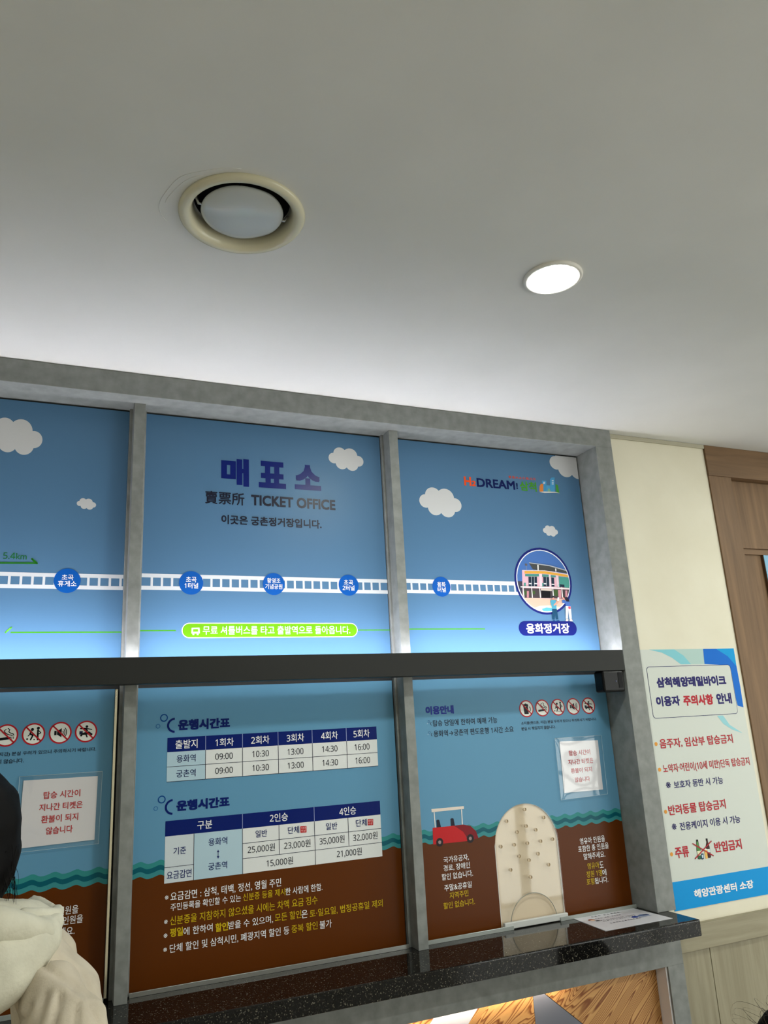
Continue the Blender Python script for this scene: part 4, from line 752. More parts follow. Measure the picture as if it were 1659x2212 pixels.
# ------------------------------------------------------------------ upper sign boards
BX = [(-.5515, .1695), (.214, .925), (.9695, 1.682)]
YB = .105
UZ = (1.735, 2.4315)
bars = [('left sky-blue sign board above the booth with the 5.4km arrow', 'UL', (1.9675, 1.9575, 1.937, 1.927), 1.8175),
        ('middle sky-blue TICKET OFFICE sign board above the booth', 'UM', (1.9725, 1.9620, 1.9395, 1.9290), 1.821),
        ('right sky-blue sign board with round station picture and dream logo', 'UR', (1.9760, 1.9632, 1.9428, 1.9325), 1.8235)]
def pbox(part, col, x0, z0, x1, z1, lay): return (part, col, lay, 'P', [[x0, z0], [x1, z0], [x1, z1], [x0, z1]])
TRK = (212, 216, 222)
for (x0, x1), (lab, key, tz, gz) in zip(BX, bars):
    root = empty('sign_board', (0, 0, 0)); tag(root, lab, 'sign', 'printed sign boards above the ticket windows')
    gap = .0022
    box('board', x0+(0 if key != 'UR' else 0), x1-(gap if key != 'UL' else .0005), YB, .111, UZ[0], UZ[1]-.0028, sky_m, root)
    its = []
    xe = x1-.0008 if key != 'UR' else 1.40
    its += [pbox('railway_track', TRK, x0, tz[1], xe, tz[0], 1), pbox('railway_track', TRK, x0, tz[3], xe, tz[2], 1)]
    k0 = math.floor((x0+.1009)/.0263)
    for k in range(k0, k0+40):
        c = -.1009+k*.0263
        if c-.003 > x0 and c+.003 < xe: its.append(pbox('railway_track', TRK, c-.003, tz[2], c+.003, tz[1], 1))
    g = (66, 140, 40)
    if key == 'UL': its.append(pbox('return_line', g, -.089, gz-.0016, x1, gz+.0016, 1))
    if key == 'UM': its.append(pbox('return_line', g, x0, gz-.0016, .306, gz+.0016, 1)); its.append(pbox('return_line#2', g, .745, gz-.0016, x1, gz+.0016, 1))
    if key == 'UR': its.append(('return_line', g, 1, 'P', [[x0, gz-.0018]]+[[1.247, gz-.0018], [1.2485, gz], [1.247, gz+.0018]]+[[x0, gz+.0018]]))
    prints(its+PRINTS[key], YB, root, rect=(x0, UZ[0], x1-gap, UZ[1]-.003))

# ------------------------------------------------------------------ bar with LED strip, sensor box
bar = tag(boxes('lintel_bar', [(XL+.0705, 1.6838, .0005, .0030, 1.679, 1.7430), (XL+.0705, 1.6838, .0030, .0495, 1.679, 1.6980)], dark_m, None, .0008), 'long charcoal metal bar across the booth between signs and windows', 'bar')
led = tag(empty('led_strip', (0, 0, 0)), 'cool white light strip lying in the top of the charcoal bar', 'light strip')
box('channel', -.54, 1.675, .0040, .0492, 1.6982, 1.6995, alu_m, led)
box('diffuser', -.54, 1.675, .0060, .0480, 1.6996, 1.7015, mat('led_cool', (255, 255, 255), .5, emit=(.95, .93, .98), estr=STRIP), led)
sens = tag(box('sensor_box', 1.593, 1.676, .0005, .045, 1.6135, 1.6785, plastic_m, None, .006), 'small black plastic box under the right end of the charcoal bar', 'sensor')
box('lens_cover', 1.652, 1.668, -.0006, .001, 1.625, 1.672, mat('smoked_plastic', (22, 22, 24), .5, .1), sens)
box('lens_dot', 1.641, 1.6435, -.0004, .001, 1.643, 1.649, mat('lens_blue', (40, 48, 90), .2), sens)

# ------------------------------------------------------------------ lower window boards
LZ = (.9835, 1.6745)
TEAL, DTEAL, LTEAL, BRN = (50, 136, 136), (10, 90, 106), (56, 136, 142), (90, 44, 8)
def wave_items(x0, x1, cut=None):
    out = []
    n = 150
    for col, z, ph, lay in ((TEAL, 1.2600, 0, 1), (DTEAL, 1.2485, .2, 2), (LTEAL, 1.2375, .1, 3), (BRN, 1.2265, .15, 4)):
        top = []
        for i in range(n+1):
            x = x0+(x1-x0)*i/n; top.append([x, z+.0034*math.sin(2*math.pi*(x+.031-.0119)/.0476+ph+.35*math.sin(2*math.pi*x/.0476))])
        out.append((col, z, lay, top))
    return out
def arch_pts(cx, hw, zb, zs, n=24):
    return [(cx-hw, zb)]+[(cx+hw*math.cos(math.pi-math.pi*i/n), zs+hw*math.sin(math.pi-math.pi*i/n)) for i in range(n+1)]+[(cx+hw, zb)]
def film_board(root, x0, x1, arch):
    """printed face: sky, waves and soil as flush strips; the arch stays open"""
    ws = wave_items(x0, x1)
    cols = [(96, 148, 182), TEAL, DTEAL, LTEAL, BRN]; names = ['sky_film', 'wave_film', 'wave_film', 'wave_film', 'soil_film']
    n = 150
    # outline pieces built as fine grid columns
    for q in range(5):
        vs, fs = [], []
        N2 = 300
        for i in range(N2):
            xa, xb = x0+(x1-x0)*i/N2, x0+(x1-x0)*(i+1)/N2
            def lim(x, q):
                t = (x-x0)/(x1-x0)*n; j = min(n-1, int(t)); u = t-j
                f = lambda w: w[3][j][1]*(1-u)+w[3][j+1][1]*u
                hi = LZ[1] if q == 0 else f(ws[q-1]); lo = LZ[0] if q == 4 else f(ws[q])
                return lo, hi
            pa, pb = lim(xa, q), lim(xb, q)
            def cut(x):
                cx, hw, zs = arch; d = abs(x-cx)
                return None if d >= hw else zs+math.sqrt(hw*hw-d*d)
            ca, cb = (cut(xa), cut(xb)) if arch else (None, None)
            if ca is None and cb is None: la, lb = pa[0], pb[0]
            else:
                ca = ca if ca is not None else arch[2]; cb = cb if cb is not None else arch[2]
                if ca >= pa[1] and cb >= pb[1]: continue
                la, lb = max(pa[0], min(ca, pa[1])), max(pb[0], min(cb, pb[1]))
            b = len(vs); vs += [(xa, YB-.0003, la), (xb, YB-.0003, lb), (xb, YB-.0003, pb[1]), (xa, YB-.0003, pa[1])]; fs.append((b, b+1, b+2, b+3))
        me = bpy.data.meshes.new(names[q]); me.from_pydata(vs, [], fs); me.update()
        link(names[q], me, ink(cols[q], .13), root)

RED = (178, 30, 42)
def icon_items(cx, cz, kind, part):
    r = .0257; o = []
    def Pp(col, pts, lay=4): o.append((part, col, lay, 'P', [[cx+x*r, cz+y*r] for x, y in pts]))
    def Ee(col, x, y, rx, ry=None, lay=4): o.append((part, col, lay, 'E', cx+x*r, cz+y*r, rx*r, (ry or rx)*r))
    def Ss(col, pts, w, lay=4): o.append((part, col, lay, 'S', [[cx+x*r, cz+y*r] for x, y in pts], w*r))
    Ee(RED, 0, 0, 1, lay=2); Ee((228, 230, 226), 0, 0, .86, lay=3); K = (18, 20, 26)
    if kind == 0:
        Pp(K, [(-.42, .25), (.22, .25), (.26, -.62), (-.34, -.62)]); Ee(K, -.3, .38, .17); Ee(K, -.08, .46, .16); Ee(K, .12, .38, .17)
        o.append((part, K, 4, 'R', cx+.38*r, cz-.08*r, .22*r, .32*r, .09*r, -90, 90))
    elif kind == 1:
        Pp(K, [(-.62, -.2), (.38, -.13), (.38, -.36), (-.62, -.43)]); Pp(K, [(.44, -.12), (.5, -.12), (.5, -.34), (.44, -.34)]); Pp(K, [(.58, -.12), (.64, -.12), (.64, -.34), (.58, -.34)])
        Ss(K, [(-.05, .55), (-.2, .42), (-.12, .25), (.05, .12), (.2, .05), (.42, .0), (.5, -.05)], .07); Ss(K, [(.1, .62), (.25, .5), (.18, .32), (.35, .18), (.55, .12), (.62, -.02)], .07)
    elif kind == 2:
        Ee(K, -.12, .42, .13); Ss(K, [(-.22, .25), (-.3, .02), (-.05, -.1), (-.22, -.48)], .13); Ss(K, [(-.3, .0), (-.45, -.15)], .08); Ee(K, -.52, -.42, .08)
        Ee(K, .38, .52, .13); Ss(K, [(.36, .33), (.36, -.05), (.38, -.5)], .15); Ss(K, [(.42, .3), (.62, .08), (.42, -.02)], .08); Ee(K, .08, -.5, .08, .04)
    elif kind == 3:
        Pp(K, [(-.52, .2), (-.32, .2), (-.32, -.2), (-.52, -.2)]); Pp(K, [(-.28, .15), (.12, .42), (.12, -.42), (-.28, -.15)])
        for k in (.2, .34, .48): o.append((part, K, 4, 'R', cx+.1*r, cz, k*r, k*1.25*r, .07*r, -50, 50))
    else:
        Ee(K, .05, .45, .12); Ss(K, [(-.5, .3), (-.1, .28), (.1, .1), (-.05, -.15), (.1, -.5)], .12); Ss(K, [(.0, .28), (.5, .16)], .09)
        Pp((24, 34, 70), [(-.6, .05), (-.3, .05), (-.3, -.25), (-.6, -.25)]); Pp(K, [(-.45, -.15), (-.05, -.05), (.25, .0), (.6, -.25), (.55, -.38), (.2, -.28), (-.4, -.32)]); Ee(K, -.42, -.34, .1); Ee(K, .42, -.32, .1)
    Ss(RED, [(-.66, .66), (.66, -.66)], .13, 6)
    return o

HOLES = [[1.3263,1.288],[1.2607,1.2613],[1.3905,1.2599],[1.3261,1.2419],[1.2932,1.2284],[1.3582,1.2284],[1.2341,1.1951],[1.2796,1.1953],[1.3252,1.1951],[1.3711,1.1959],[1.2928,1.1629],[1.358,1.1629],[1.3254,1.1492],[1.26,1.1302],[1.3908,1.1297],[1.3251,1.1034],[1.4136,1.1975]]
def lower_board(x0, x1, key, label, arch_dx=None):
    root = empty('window_board', (0, 0, 0)); tag(root, label, 'ticket window', 'printed boards of the ticket windows')
    arch = None
    if arch_dx is not None:
        cx = 1.326+arch_dx; arch = (cx, .1072, 1.197)
        # rigid sheet behind the film, in three pieces round the opening, then the shutter board behind it
        n = 24; ap = arch_pts(cx, .1072, LZ[0], 1.197)
        out = [(x0, LZ[0]), (ap[0][0], LZ[0])]+ap[1:-1]+[(ap[-1][0], LZ[0]), (x1, LZ[0]), (x1, LZ[1]), (x0, LZ[1])]
        prism('board', out, YB, .109, trimw_m, root)
        box('shutter_board', cx-.11, cx+.11, .1092, .1112, .985, 1.32, beige_m, root)
        pane = [(cx-.1072, LZ[0]-.003), (cx-.0793, LZ[0]-.003)]+[(cx-.001+.0783*math.cos(math.pi-math.pi*i/24), .983+.0783*math.sin(math.pi-math.pi*i/24)) for i in range(25)]+[(cx+.0773, LZ[0]-.003), (cx+.1072, LZ[0]-.003)]
        pane += [(cx+.1072*math.cos(math.pi*i/24), 1.197+.1072*math.sin(math.pi*i/24)) for i in range(25)]
        hl = [ell(hx+arch_dx, hz, .0047, .0047, 12) for hx, hz in HOLES]
        prism('acrylic_pane', pane, .0985, .1035, clear_m, root, hl)
        rim = [(cx-.001+.0783*math.cos(math.pi-math.pi*i/24), .983+.0783*math.sin(math.pi-math.pi*i/24)) for i in range(25)]
        tube('cutout_edge', [[(x, .101, z, .0012) for x, z in rim]], mat('acrylic_edge', (150, 150, 138), .2, .6), root)
        me = bpy.data.meshes.new('speaking_hole'); bmh = bmesh.new()
        for hx, hz in HOLES:
            for a in range(16):
                a0, a1 = a*math.pi/8, (a+1)*math.pi/8
                vv = [bmh.verts.new((hx+arch_dx+rr*math.cos(t), yy_, hz+rr*math.sin(t))) for t, rr, yy_ in ((a0, .0050, .0982), (a1, .0050, .0982), (a1, .0044, .1036), (a0, .0044, .1036))]
                bmh.faces.new(vv)
        bmh.to_mesh(me); bmh.free(); link('speaking_hole', me, mat('hole_wall', (206, 188, 158), .4), root)
        box('shutter_rail', cx-.1072, cx+.1072, .088, .0985, .9805, .9975, mat('rail_white', (206, 208, 206), .35, .5), root, .002)
    else:
        box('board', x0, x1, YB, .111, LZ[0], LZ[1], trimw_m, root)
    film_board(root, x0, x1, arch)
    # sill channel of clear plastic and its bead
    segs = [(x0, x1)] if arch_dx is None else [(x0, 1.2460+arch_dx), (1.4040+arch_dx, x1)]
    boxes('sill_channel', [(a, b, .0895, .1046, .9785, .9840) for a, b in segs]+[(a, b, .0855, .0890, .9785, .9890) for a, b in segs], alu_m if arch_dx is None else mat('clear_sill', (150, 156, 152), .15, .7), root, .0006)
    return root

LM = lower_board(BX[1][0], BX[1][1]-.004, 'LM', 'middle printed board with timetable and fare table')
prints(PRINTS['LM'], YB-.0004, LM, gloss=.16)
LR = lower_board(BX[2][0]-.006, 1.6805, 'LR', 'right ticket window board with printed red rail bike and arched opening', 0)
ii = []
for k, x in enumerate((1.3700, 1.4285, 1.4872, 1.5463, 1.6050)): ii += icon_items(x, 1.5768, k, 'prohibition_sign#%d' % k)
prints(PRINTS['LR']+ii, YB-.0004, LR, gloss=.16)
LL = lower_board(BX[0][0], .1585, 'LL', 'left ticket window board behind the person in the cream jacket', -1.5098)
prints(PRINTS['LR']+ii, YB-.0004, LL, dx=-1.5098, dz=-.0023, gloss=.16)
box('light_leak_strip', .1592, .1655, .094, .1050, .9845, 1.6735, mat('pearl_light_leak', (250, 244, 226), .22, .5, metal=.75), LL, .0008)  # pale strip stands in for light leaking through the gap beside the mullion

# ------------------------------------------------------------------ laminated notices
def notice(name, quad, outer, items, label, y):
    root = empty(name, (0, 0, 0)); tag(root, label, 'notice', 'laminated refund notices')
    def slab(nm, q, y0, y1, m):
        q = q[::-1]
        prism(nm, [tuple(p) for p in q], y0, y1, m, root)
    slab('paper', quad, y-.0006, y-.0002, paper_m)
    prints(items, y-.0007, root, gloss=.2)
    rows = []; bm = bmesh.new(); nx, nz = 14, 12; o = outer
    for j in range(nz+1):
        for i in range(nx+1):
            u, v = i/nx, j/nz
            a = [o[0][t]*(1-u)+o[1][t]*u for t in (0, 1)]; b = [o[3][t]*(1-u)+o[2][t]*u for t in (0, 1)]
            x, z = a[0]*(1-v)+b[0]*v, a[1]*(1-v)+b[1]*v
            e = max(abs(u-.5), abs(v-.5))*2
            bm.verts.new((x, y-.0022-.0004*math.sin(u*7+v*4)-.0003*math.cos(v*9-u*3)-(.0010 if e > .9 else 0), z))
    bm.verts.ensure_lookup_table()
    for j in range(nz):
        for i in range(nx):
            k = j*(nx+1)+i; bm.faces.new((bm.verts[k], bm.verts[k+nx+1], bm.verts[k+nx+2], bm.verts[k+1]))
    me = bpy.data.meshes.new('laminate'); bm.to_mesh(me); bm.free(); link('laminate', me, lam_m, root, True)
    tube('laminate_edge', [[(p[0], y-.0026, p[1], .0007) for p in (o[0], o[1], o[2], o[3], o[0])]], mat('laminate_rim', (178, 206, 220), .15, .7), root, 5)
    return root
notice('refund_notice', [[1.4781,1.4733],[1.6242,1.4693],[1.6215,1.321],[1.4754,1.3223]], [[1.4608,1.4838],[1.6380,1.4838],[1.6350,1.3065],[1.4589,1.3033]], PRINTS['SR'], 'white laminated refund notice with red lettering on the right ticket window', YB-.0018)
notice('refund_notice', [[-.0376,1.4701],[.1269,1.4685],[.1253,1.3246],[-.0402,1.3216]], [[-.0466,1.4795],[.1366,1.4787],[.1346,1.3149],[-.0472,1.3132]], PRINTS['SL'], 'white laminated refund notice with red lettering beside the black-haired head', YB-.0018)

# ------------------------------------------------------------------ countertop
ctop = prism('countertop', [(XL-.01, .9365), (1.730, .9365), (1.730, .9785), (XL-.01, .9785)], -.12, .13, gran_m)
bm = bmesh.new(); bm.from_mesh(ctop.data)
bmesh.ops.bevel(bm, geom=[e for e in bm.edges if all(v.co.y < 0 for v in e.verts) or all(v.co.x > 1.7 and v.co.z > .97 for v in e.verts)], offset=.005, segments=3, affect='EDGES', profile=.5)
bm.to_mesh(ctop.data); bm.free()
tag(ctop, 'polished black speckled granite counter ledge under the ticket windows', 'countertop')

cn = empty('counter_notice', (0, 0, 0)); tag(cn, 'white laminated information sheet lying on the granite ledge', 'notice')
q = [(1.451, .098), (1.667, .090), (1.674, -.0715), (1.439, -.0705)]
bm = bmesh.new(); lo = [bm.verts.new((x, y, .9787)) for x, y in q]; hi = [bm.verts.new((x, y, .9795)) for x, y in q]
bm.faces.new(hi[::-1]); bm.faces.new(lo)
for i in range(4): bm.faces.new((lo[i], lo[(i+1) % 4], hi[(i+1) % 4], hi[i]))
bmesh.ops.recalc_face_normals(bm, faces=bm.faces[:]); me = bpy.data.meshes.new('sheet'); bm.to_mesh(me); bm.free(); link('sheet', me, paper_m, cn)
def flat3(v): return (v[0], v[2], .9797-(v[1])*.5)
ci = []; rnd = random.Random(3)
for row, (z, xa, xb, h, sp) in enumerate(((.068, 1.500, 1.610, .0075, .012), (.044, 1.495, 1.585, .0055, .009), (.021, 1.497, 1.622, .0045, .007), (.010, 1.497, 1.612, .0045, .007), (-.018, 1.500, 1.612, .0065, .010))):
    x = xa
    while x < xb:
        w = sp*rnd.uniform(.5, .85); zz = z-(x-1.5)*.02
        ci.append(('text_line#%d' % row, (52, 46, 62), 1, 'P', [[x, zz], [x+w, zz], [x+w, zz+h*.35], [x, zz+h*.3]])); ci.append(('text_line#%d' % row, (52, 46, 62), 1, 'P', [[x+w*.2, zz+h*.5], [x+w*.9, zz+h*.55], [x+w*.8, zz+h], [x+w*.3, zz+h]])); x += sp*(1 if rnd.random() > .2 else 1.7)
ci += [('cartoon_head', (150, 75, 40), 1, 'P', [[1.468, .040], [1.474, .052], [1.486, .054], [1.492, .046], [1.488, .038], [1.478, .044]]), ('cartoon_head', (235, 200, 175), 2, 'E', 1.481, .038, .007, .006), ('cartoon_head', (60, 55, 60), 2, 'P', [[1.482, .024], [1.496, .022], [1.494, .032], [1.484, .030]])]
ci += [('blue_drawing', (38, 62, 140), 1, 'E', 1.600, .000, .011, .009), ('blue_drawing', (90, 110, 150), 2, 'P', [[1.612, -.004], [1.650, -.006], [1.646, .006], [1.630, .014], [1.616, .008]]), ('blue_drawing', (45, 60, 100), 3, 'P', [[1.632, .002], [1.652, -.002], [1.648, .006], [1.636, .010]]), ('blue_drawing', (120, 140, 175), 1, 'P', [[1.606, -.014], [1.652, -.012], [1.652, -.009], [1.606, -.010]])]
# the sheet lies face up: print coordinates (x, depth) map to (x, y)
prints(ci, 0, cn, to3=flat3, gloss=.2)

# ------------------------------------------------------------------ booth base with plywood niche
bb = bf
NB, NT = .12, .8365
box('header_panel', XL, XR, 0, .0215, NT, .9363, conc_m, bb, .0008); box('header_top', XL, XR, .0215, .13, .915, .9363, conc_m, bb)
box('end_panel', 1.6955, XR, 0, .13, 0, NT, conc_m, bb, .0008); box('end_panel', XL, XL+.07, 0, .13, 0, NT, conc_m, bb, .0008)
box('plinth', XL+.07, 1.6955, 0, .13, 0, NB, conc_m, bb, .0008)
box('inner_side_panel', 1.6905, 1.6955, .006, .055, NB, .915, mat('niche_side', (236, 232, 236), .5), bb)
box('niche_back', XL+.07, 1.6905, .056, .12, NB, .915, black_m, bb)
YN = .048
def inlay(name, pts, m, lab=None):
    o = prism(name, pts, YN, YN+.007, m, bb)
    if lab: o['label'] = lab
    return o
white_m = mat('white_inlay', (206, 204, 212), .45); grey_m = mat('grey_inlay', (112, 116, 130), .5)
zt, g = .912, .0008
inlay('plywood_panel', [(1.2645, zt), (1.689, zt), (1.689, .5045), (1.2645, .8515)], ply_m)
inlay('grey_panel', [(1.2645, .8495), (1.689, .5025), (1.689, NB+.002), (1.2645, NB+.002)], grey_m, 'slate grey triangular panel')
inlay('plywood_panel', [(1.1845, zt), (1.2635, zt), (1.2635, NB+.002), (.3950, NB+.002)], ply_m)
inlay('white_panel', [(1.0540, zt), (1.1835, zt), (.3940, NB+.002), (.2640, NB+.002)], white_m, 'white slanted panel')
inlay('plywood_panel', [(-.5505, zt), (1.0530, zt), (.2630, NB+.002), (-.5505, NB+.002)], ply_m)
wl = tag(empty('niche_light_strip', (0, 0, 0)), 'warm light strip hidden behind the header of the plywood niche', 'light strip')
box('channel', -.54, 1.36, .0218, .0235, .845, .858, alu_m, wl)
box('diffuser', -.54, 1.36, .0235, .0262, .846, .857, mat('led_warm', (255, 240, 220), .5, emit=(1, .85, .66), estr=WARM), wl)

# ------------------------------------------------------------------ poster on the cream wall
YW = .033
po = empty('safety_poster', (0, 0, 0)); tag(po, 'tall white and blue safety rules poster on the cream wall', 'poster')
px0, px1, pz0, pz1 = 1.776, 2.1945, .9655, 1.745
box('sheet', px0, px1, YW-.0014, YW-.0001, pz0, pz1, poster_m, po)
pi_ = list(PRINTS['PO']); pi_.append(pbox('name_band', (0, 146, 218), px0, pz0, px1, 1.0452, 1))
prints(pi_, YW-.0015, po, gloss=.35)

# ------------------------------------------------------------------ wainscot and wooden door wall
wn = empty('trim_2', (0, 0, 0)); S(wn, 'greige wood-look wainscot below the cream wall, beside the booth base')
box('cap_rail', 1.7555, 2.2115, .012, .0328, .8575, .9262, gwx_m, wn, .001)
box('plank', 1.7555, 1.8770, .0200, .0328, .10, .8568, gw_m, wn, .0012); box('plank', 1.8790, 2.2115, .0200, .0328, .10, .8568, gw_m, wn, .0012)
box('skirting', 1.7555, 2.2115, .014, .0328, 0, .0992, gwx_m, wn, .001)
dr = empty('door_1', (0, 0, 0)); S(dr, 'brown wood-look doorway surround reaching the ceiling right of the poster')
box('header', 2.2125, 3.62, .0255, .20, 2.3800, ZC-.0005, woodx_m, dr, .001)
box('stile', 2.2125, 2.3230, .0275, .20, 0, 2.3795, wood_m, dr, .001)
box('stile', 3.51, 3.62, .0275, .20, 0, 2.3795, wood_m, dr, .001)
box('upper_panel', 2.3235, 3.5095, .060, .20, 2.1160, 2.3795, wood_m, dr, .001)
box('recessed_panel', 2.3235, 3.5095, .075, .20, 0, 2.1155, wood_m, dr)
box('rail', 2.3235, 3.5095, .0670, .0748, 2.0950, 2.1155, woodx_m, dr)
bs = empty('blue_signboard', (0, 0, 0)); tag(bs, 'blue fronted board with dark brown side inside the wooden doorway', 'sign')
box('panel', 2.4585, 3.38, .0645, .0746, 1.25, 2.0945, mat('dark_brown_side', (92, 66, 44), .5), bs, .001)
box('face', 2.4590, 3.3785, .0625, .0645, 1.252, 2.0930, mat('pale_blue_face', (126, 176, 208), .25), bs)

# ------------------------------------------------------------------ ceiling vent and lights
vt = empty('ceiling_vent', (.2915, -.746, ZC)); tag(vt, 'round ivory ceiling air vent with a white disc in the middle', 'vent')
R0 = .1175
lathe('outer_ring', [(R0, 0), (R0+.0012, -.0025), (R0-.002, -.007), (R0-.008, -.0100), (R0-.015, -.0095), (.0975, -.0055), (.0945, .001), (.0925, .012), (.0915, .05), (R0-.012, .05), (R0-.012, 0)], ivory_m, vt, 80)
lathe('duct', [(.091, .030), (.091, .10), (0, .10)], black_m, vt, 48)
prof = [(0, -.0062), (.03, -.0058), (.055, -.0042), (.068, -.0018), (.0755, .0012), (.0775, .0042), (.0755, .0070), (.03, .010), (0, .010)]
disc = lathe('disc', prof, steel_m, vt, 72)
for v in disc.data.vertices:
    v.co.z += .0009*math.sin(v.co.x*62+1)*math.cos(v.co.y*42)+.0007*math.sin(v.co.y*90+v.co.x*28)
for k in (-1, 1): tube('bracket', [[(k*.0880, -.004, .016, .003), (k*.082, 0, .006, .003), (k*.074, 0, .006, .003)]], alu_m, vt, 6)
rr_ = random.Random(5)
for r_, a0, a1 in ((.150, 150, 262), (.139, 175, 235), (.130, 60, 140)):
    tube('paint_ridge', [[(r_*(1+.03*math.sin(a*.09+r_*40))*math.cos(math.radians(a)), .82*r_*(1+.03*math.sin(a*.13))*math.sin(math.radians(a)), -.0002, .0007) for a in range(a0, a1, 4)]], ceil_m, vt, 5)
tube('stem', [[(0, 0, .012, .006), (0, 0, .09, .006)]], alu_m, vt, 10)

lampm = mat('lamp_diffuser', (255, 255, 255), .5, emit=(.95, .985, .91), estr=LAMP)
rimm = mat('lamp_rim', (235, 232, 226), .4)
def downlight(x, y, label):
    t = empty('ceiling_downlight', (x, y, ZC)); tag(t, label, 'ceiling light', 'round ceiling downlights')
    lathe('rim', [(.0660, 0), (.0665, -.003), (.0630, -.0062), (.0560, -.0060), (.0545, -.0035), (.0545, 0)], rimm, t, 48)
    lathe('diffuser', [(0, -.0048), (.0540, -.0042), (.0543, -.001)], lampm, t, 48)
    return t
downlight(.993, -.753, 'bright round downlight in the ceiling right of the air vent')
def dup(root, loc, label):
    r = root.copy(); C.objects.link(r); r.location = loc; r['label'] = label
    for ch in list(root.children): c = ch.copy(); C.objects.link(c); c.parent = r
    return r
d0 = bpy.data.objects['ceiling_downlight']
DL = ['round downlight at the far left end of the booth row', 'round downlight in front of the wooden doorway', 'round downlight in front of the plain wall right of the doorway', 'round downlight behind the viewer, left of centre', 'round downlight behind the viewer, centre', 'round downlight behind the viewer, right of centre', 'round downlight behind the viewer beside the right wall', 'round downlight behind the viewer beside the left wall']
for i, (x, y) in enumerate(((-2.6, -.753), (2.8, -.753), (4.6, -.753), (-.8, -2.55), (1.0, -2.55), (2.8, -2.55), (4.6, -2.55), (-2.6, -2.55))):
    dup(d0, (x, y, ZC), DL[i])

# ------------------------------------------------------------------ people
skin_m = mat('skin', (214, 170, 145), .5)
hair_m = mat('black_hair', (5, 4, 5), .6, .12)
def fabric(name, c, bs, st):
    m = mat(name, c, .85, .2); noise_mat(m, tuple(v-8 for v in c), tuple(min(255, v+6) for v in c), nscale=22, bump=st, bscale=bs); return m
jacket_m = fabric('cream_jacket_cloth', (196, 185, 166), 320, .25)
fleece_m = fabric('cream_fleece', (206, 202, 184), 150, .45)
trouser_m = fabric('dark_trousers', (50, 52, 60), 300, .2)
shoe_m = mat('white_shoe', (220, 218, 214), .5)
def wr(a, f, ph=0):
    return lambda c: a*(noise.noise(Vector((c.x*f+ph, c.y*f*1.3, c.z*f*.8)))+.5*noise.noise(Vector((c.x*f*2.3, c.y*f*2.1+ph, c.z*f*2.6))))

# woman at the left edge, in profile to the left, leaning over, seen from her right back
p1 = empty('person', (.06, -.55, 0)); p1.location = (0, 0, 0)
tag(p1, 'person with black hair in a cream hooded jacket, standing at the left window', 'person')
Y0 = -.55
blob('body', [[(.04, Y0, .92, .080, (1, 1.35, 1)), (.055, Y0, 1.05, .048, (1, 1.3, 1)), (.045, Y0, 1.17, .038, (1, 1.3, 1)), (-.03, Y0, 1.26, .038), (-.12, Y0, 1.33, .042)],
              [(-.13, Y0, 1.425, .088, (1, .84, 1.12)), (-.165, Y0, 1.36, .055, (.9, .85, .9))], [(-.12, Y0, 1.33, .042), (-.13, Y0, 1.40, .07)],
              [(-.222, Y0, 1.405, .012), (-.232, Y0, 1.385, .014)],
              [(.02, Y0-.08, .9, .085), (.0, Y0-.085, .5, .055), (.01, Y0-.09, .1, .038)], [(.02, Y0+.08, .9, .085), (-.03, Y0+.085, .5, .055), (-.01, Y0+.09, .1, .038)]], skin_m, p1, .012, 5)
CREASES = [([(.010, 1.250), (.040, 1.236), (.079, 1.208), (.094, 1.172), (.100, 1.12)], .0050, .0040), ([(.024, 1.216), (.016, 1.190), (.004, 1.160)], .0055, .0035), ([(.042, 1.214), (.036, 1.190), (.022, 1.150)], .0060, .0035),
           ([(.064, 1.204), (.062, 1.185), (.052, 1.150)], .0045, .0035), ([(.004, 1.205), (-.006, 1.185)], .0045, .0030), ([(.100, 1.215), (.108, 1.190), (.110, 1.150)], .0035, .004)]
def fold(c):
    d0 = .005*noise.noise(Vector((c.x*14, c.y*12, c.z*12)))+.0018*noise.noise(Vector((c.x*60+c.z*20, c.y*50, c.z*22)))
    if c.y < Y0-.04:
        for pts, dep, wid in CREASES:
            best = 1
            for (x0, z0), (x1, z1) in zip(pts, pts[1:]):
                dx, dz = x1-x0, z1-z0; t = max(0, min(1, ((c.x-x0)*dx+(c.z-z0)*dz)/(dx*dx+dz*dz)))
                best = min(best, math.hypot(c.x-x0-t*dx, c.z-z0-t*dz))
            d0 -= dep*math.exp(-(best/wid)**2)-.35*dep*math.exp(-((best-2.4*wid)/(1.3*wid))**2)
    return d0
jk = blob('jacket', [[(.04, Y0, .80, .120, (1, 1.45, 1)), (.055, Y0, .98, .090, (1, 1.6, 1)), (.060, Y0, 1.09, .064, (1, 1.8, 1)), (.050, Y0, 1.165, .058, (1, 1.9, 1)), (.010, Y0, 1.225, .048, (1, 1.8, 1))],
              [(.028, Y0-.10, 1.205, .045), (.052, Y0-.14, 1.165, .053), (.068, Y0-.165, 1.07, .056), (.070, Y0-.18, .92, .052), (.03, Y0-.19, .78, .042)],
              [(.02, Y0+.135, 1.195, .058), (.04, Y0+.17, 1.06, .058), (.0, Y0+.18, .96, .056), (-.12, Y0+.15, 1.0, .048), (-.22, Y0+.12, 1.05, .042)]],
     jacket_m, p1, .0055, 9, fold)
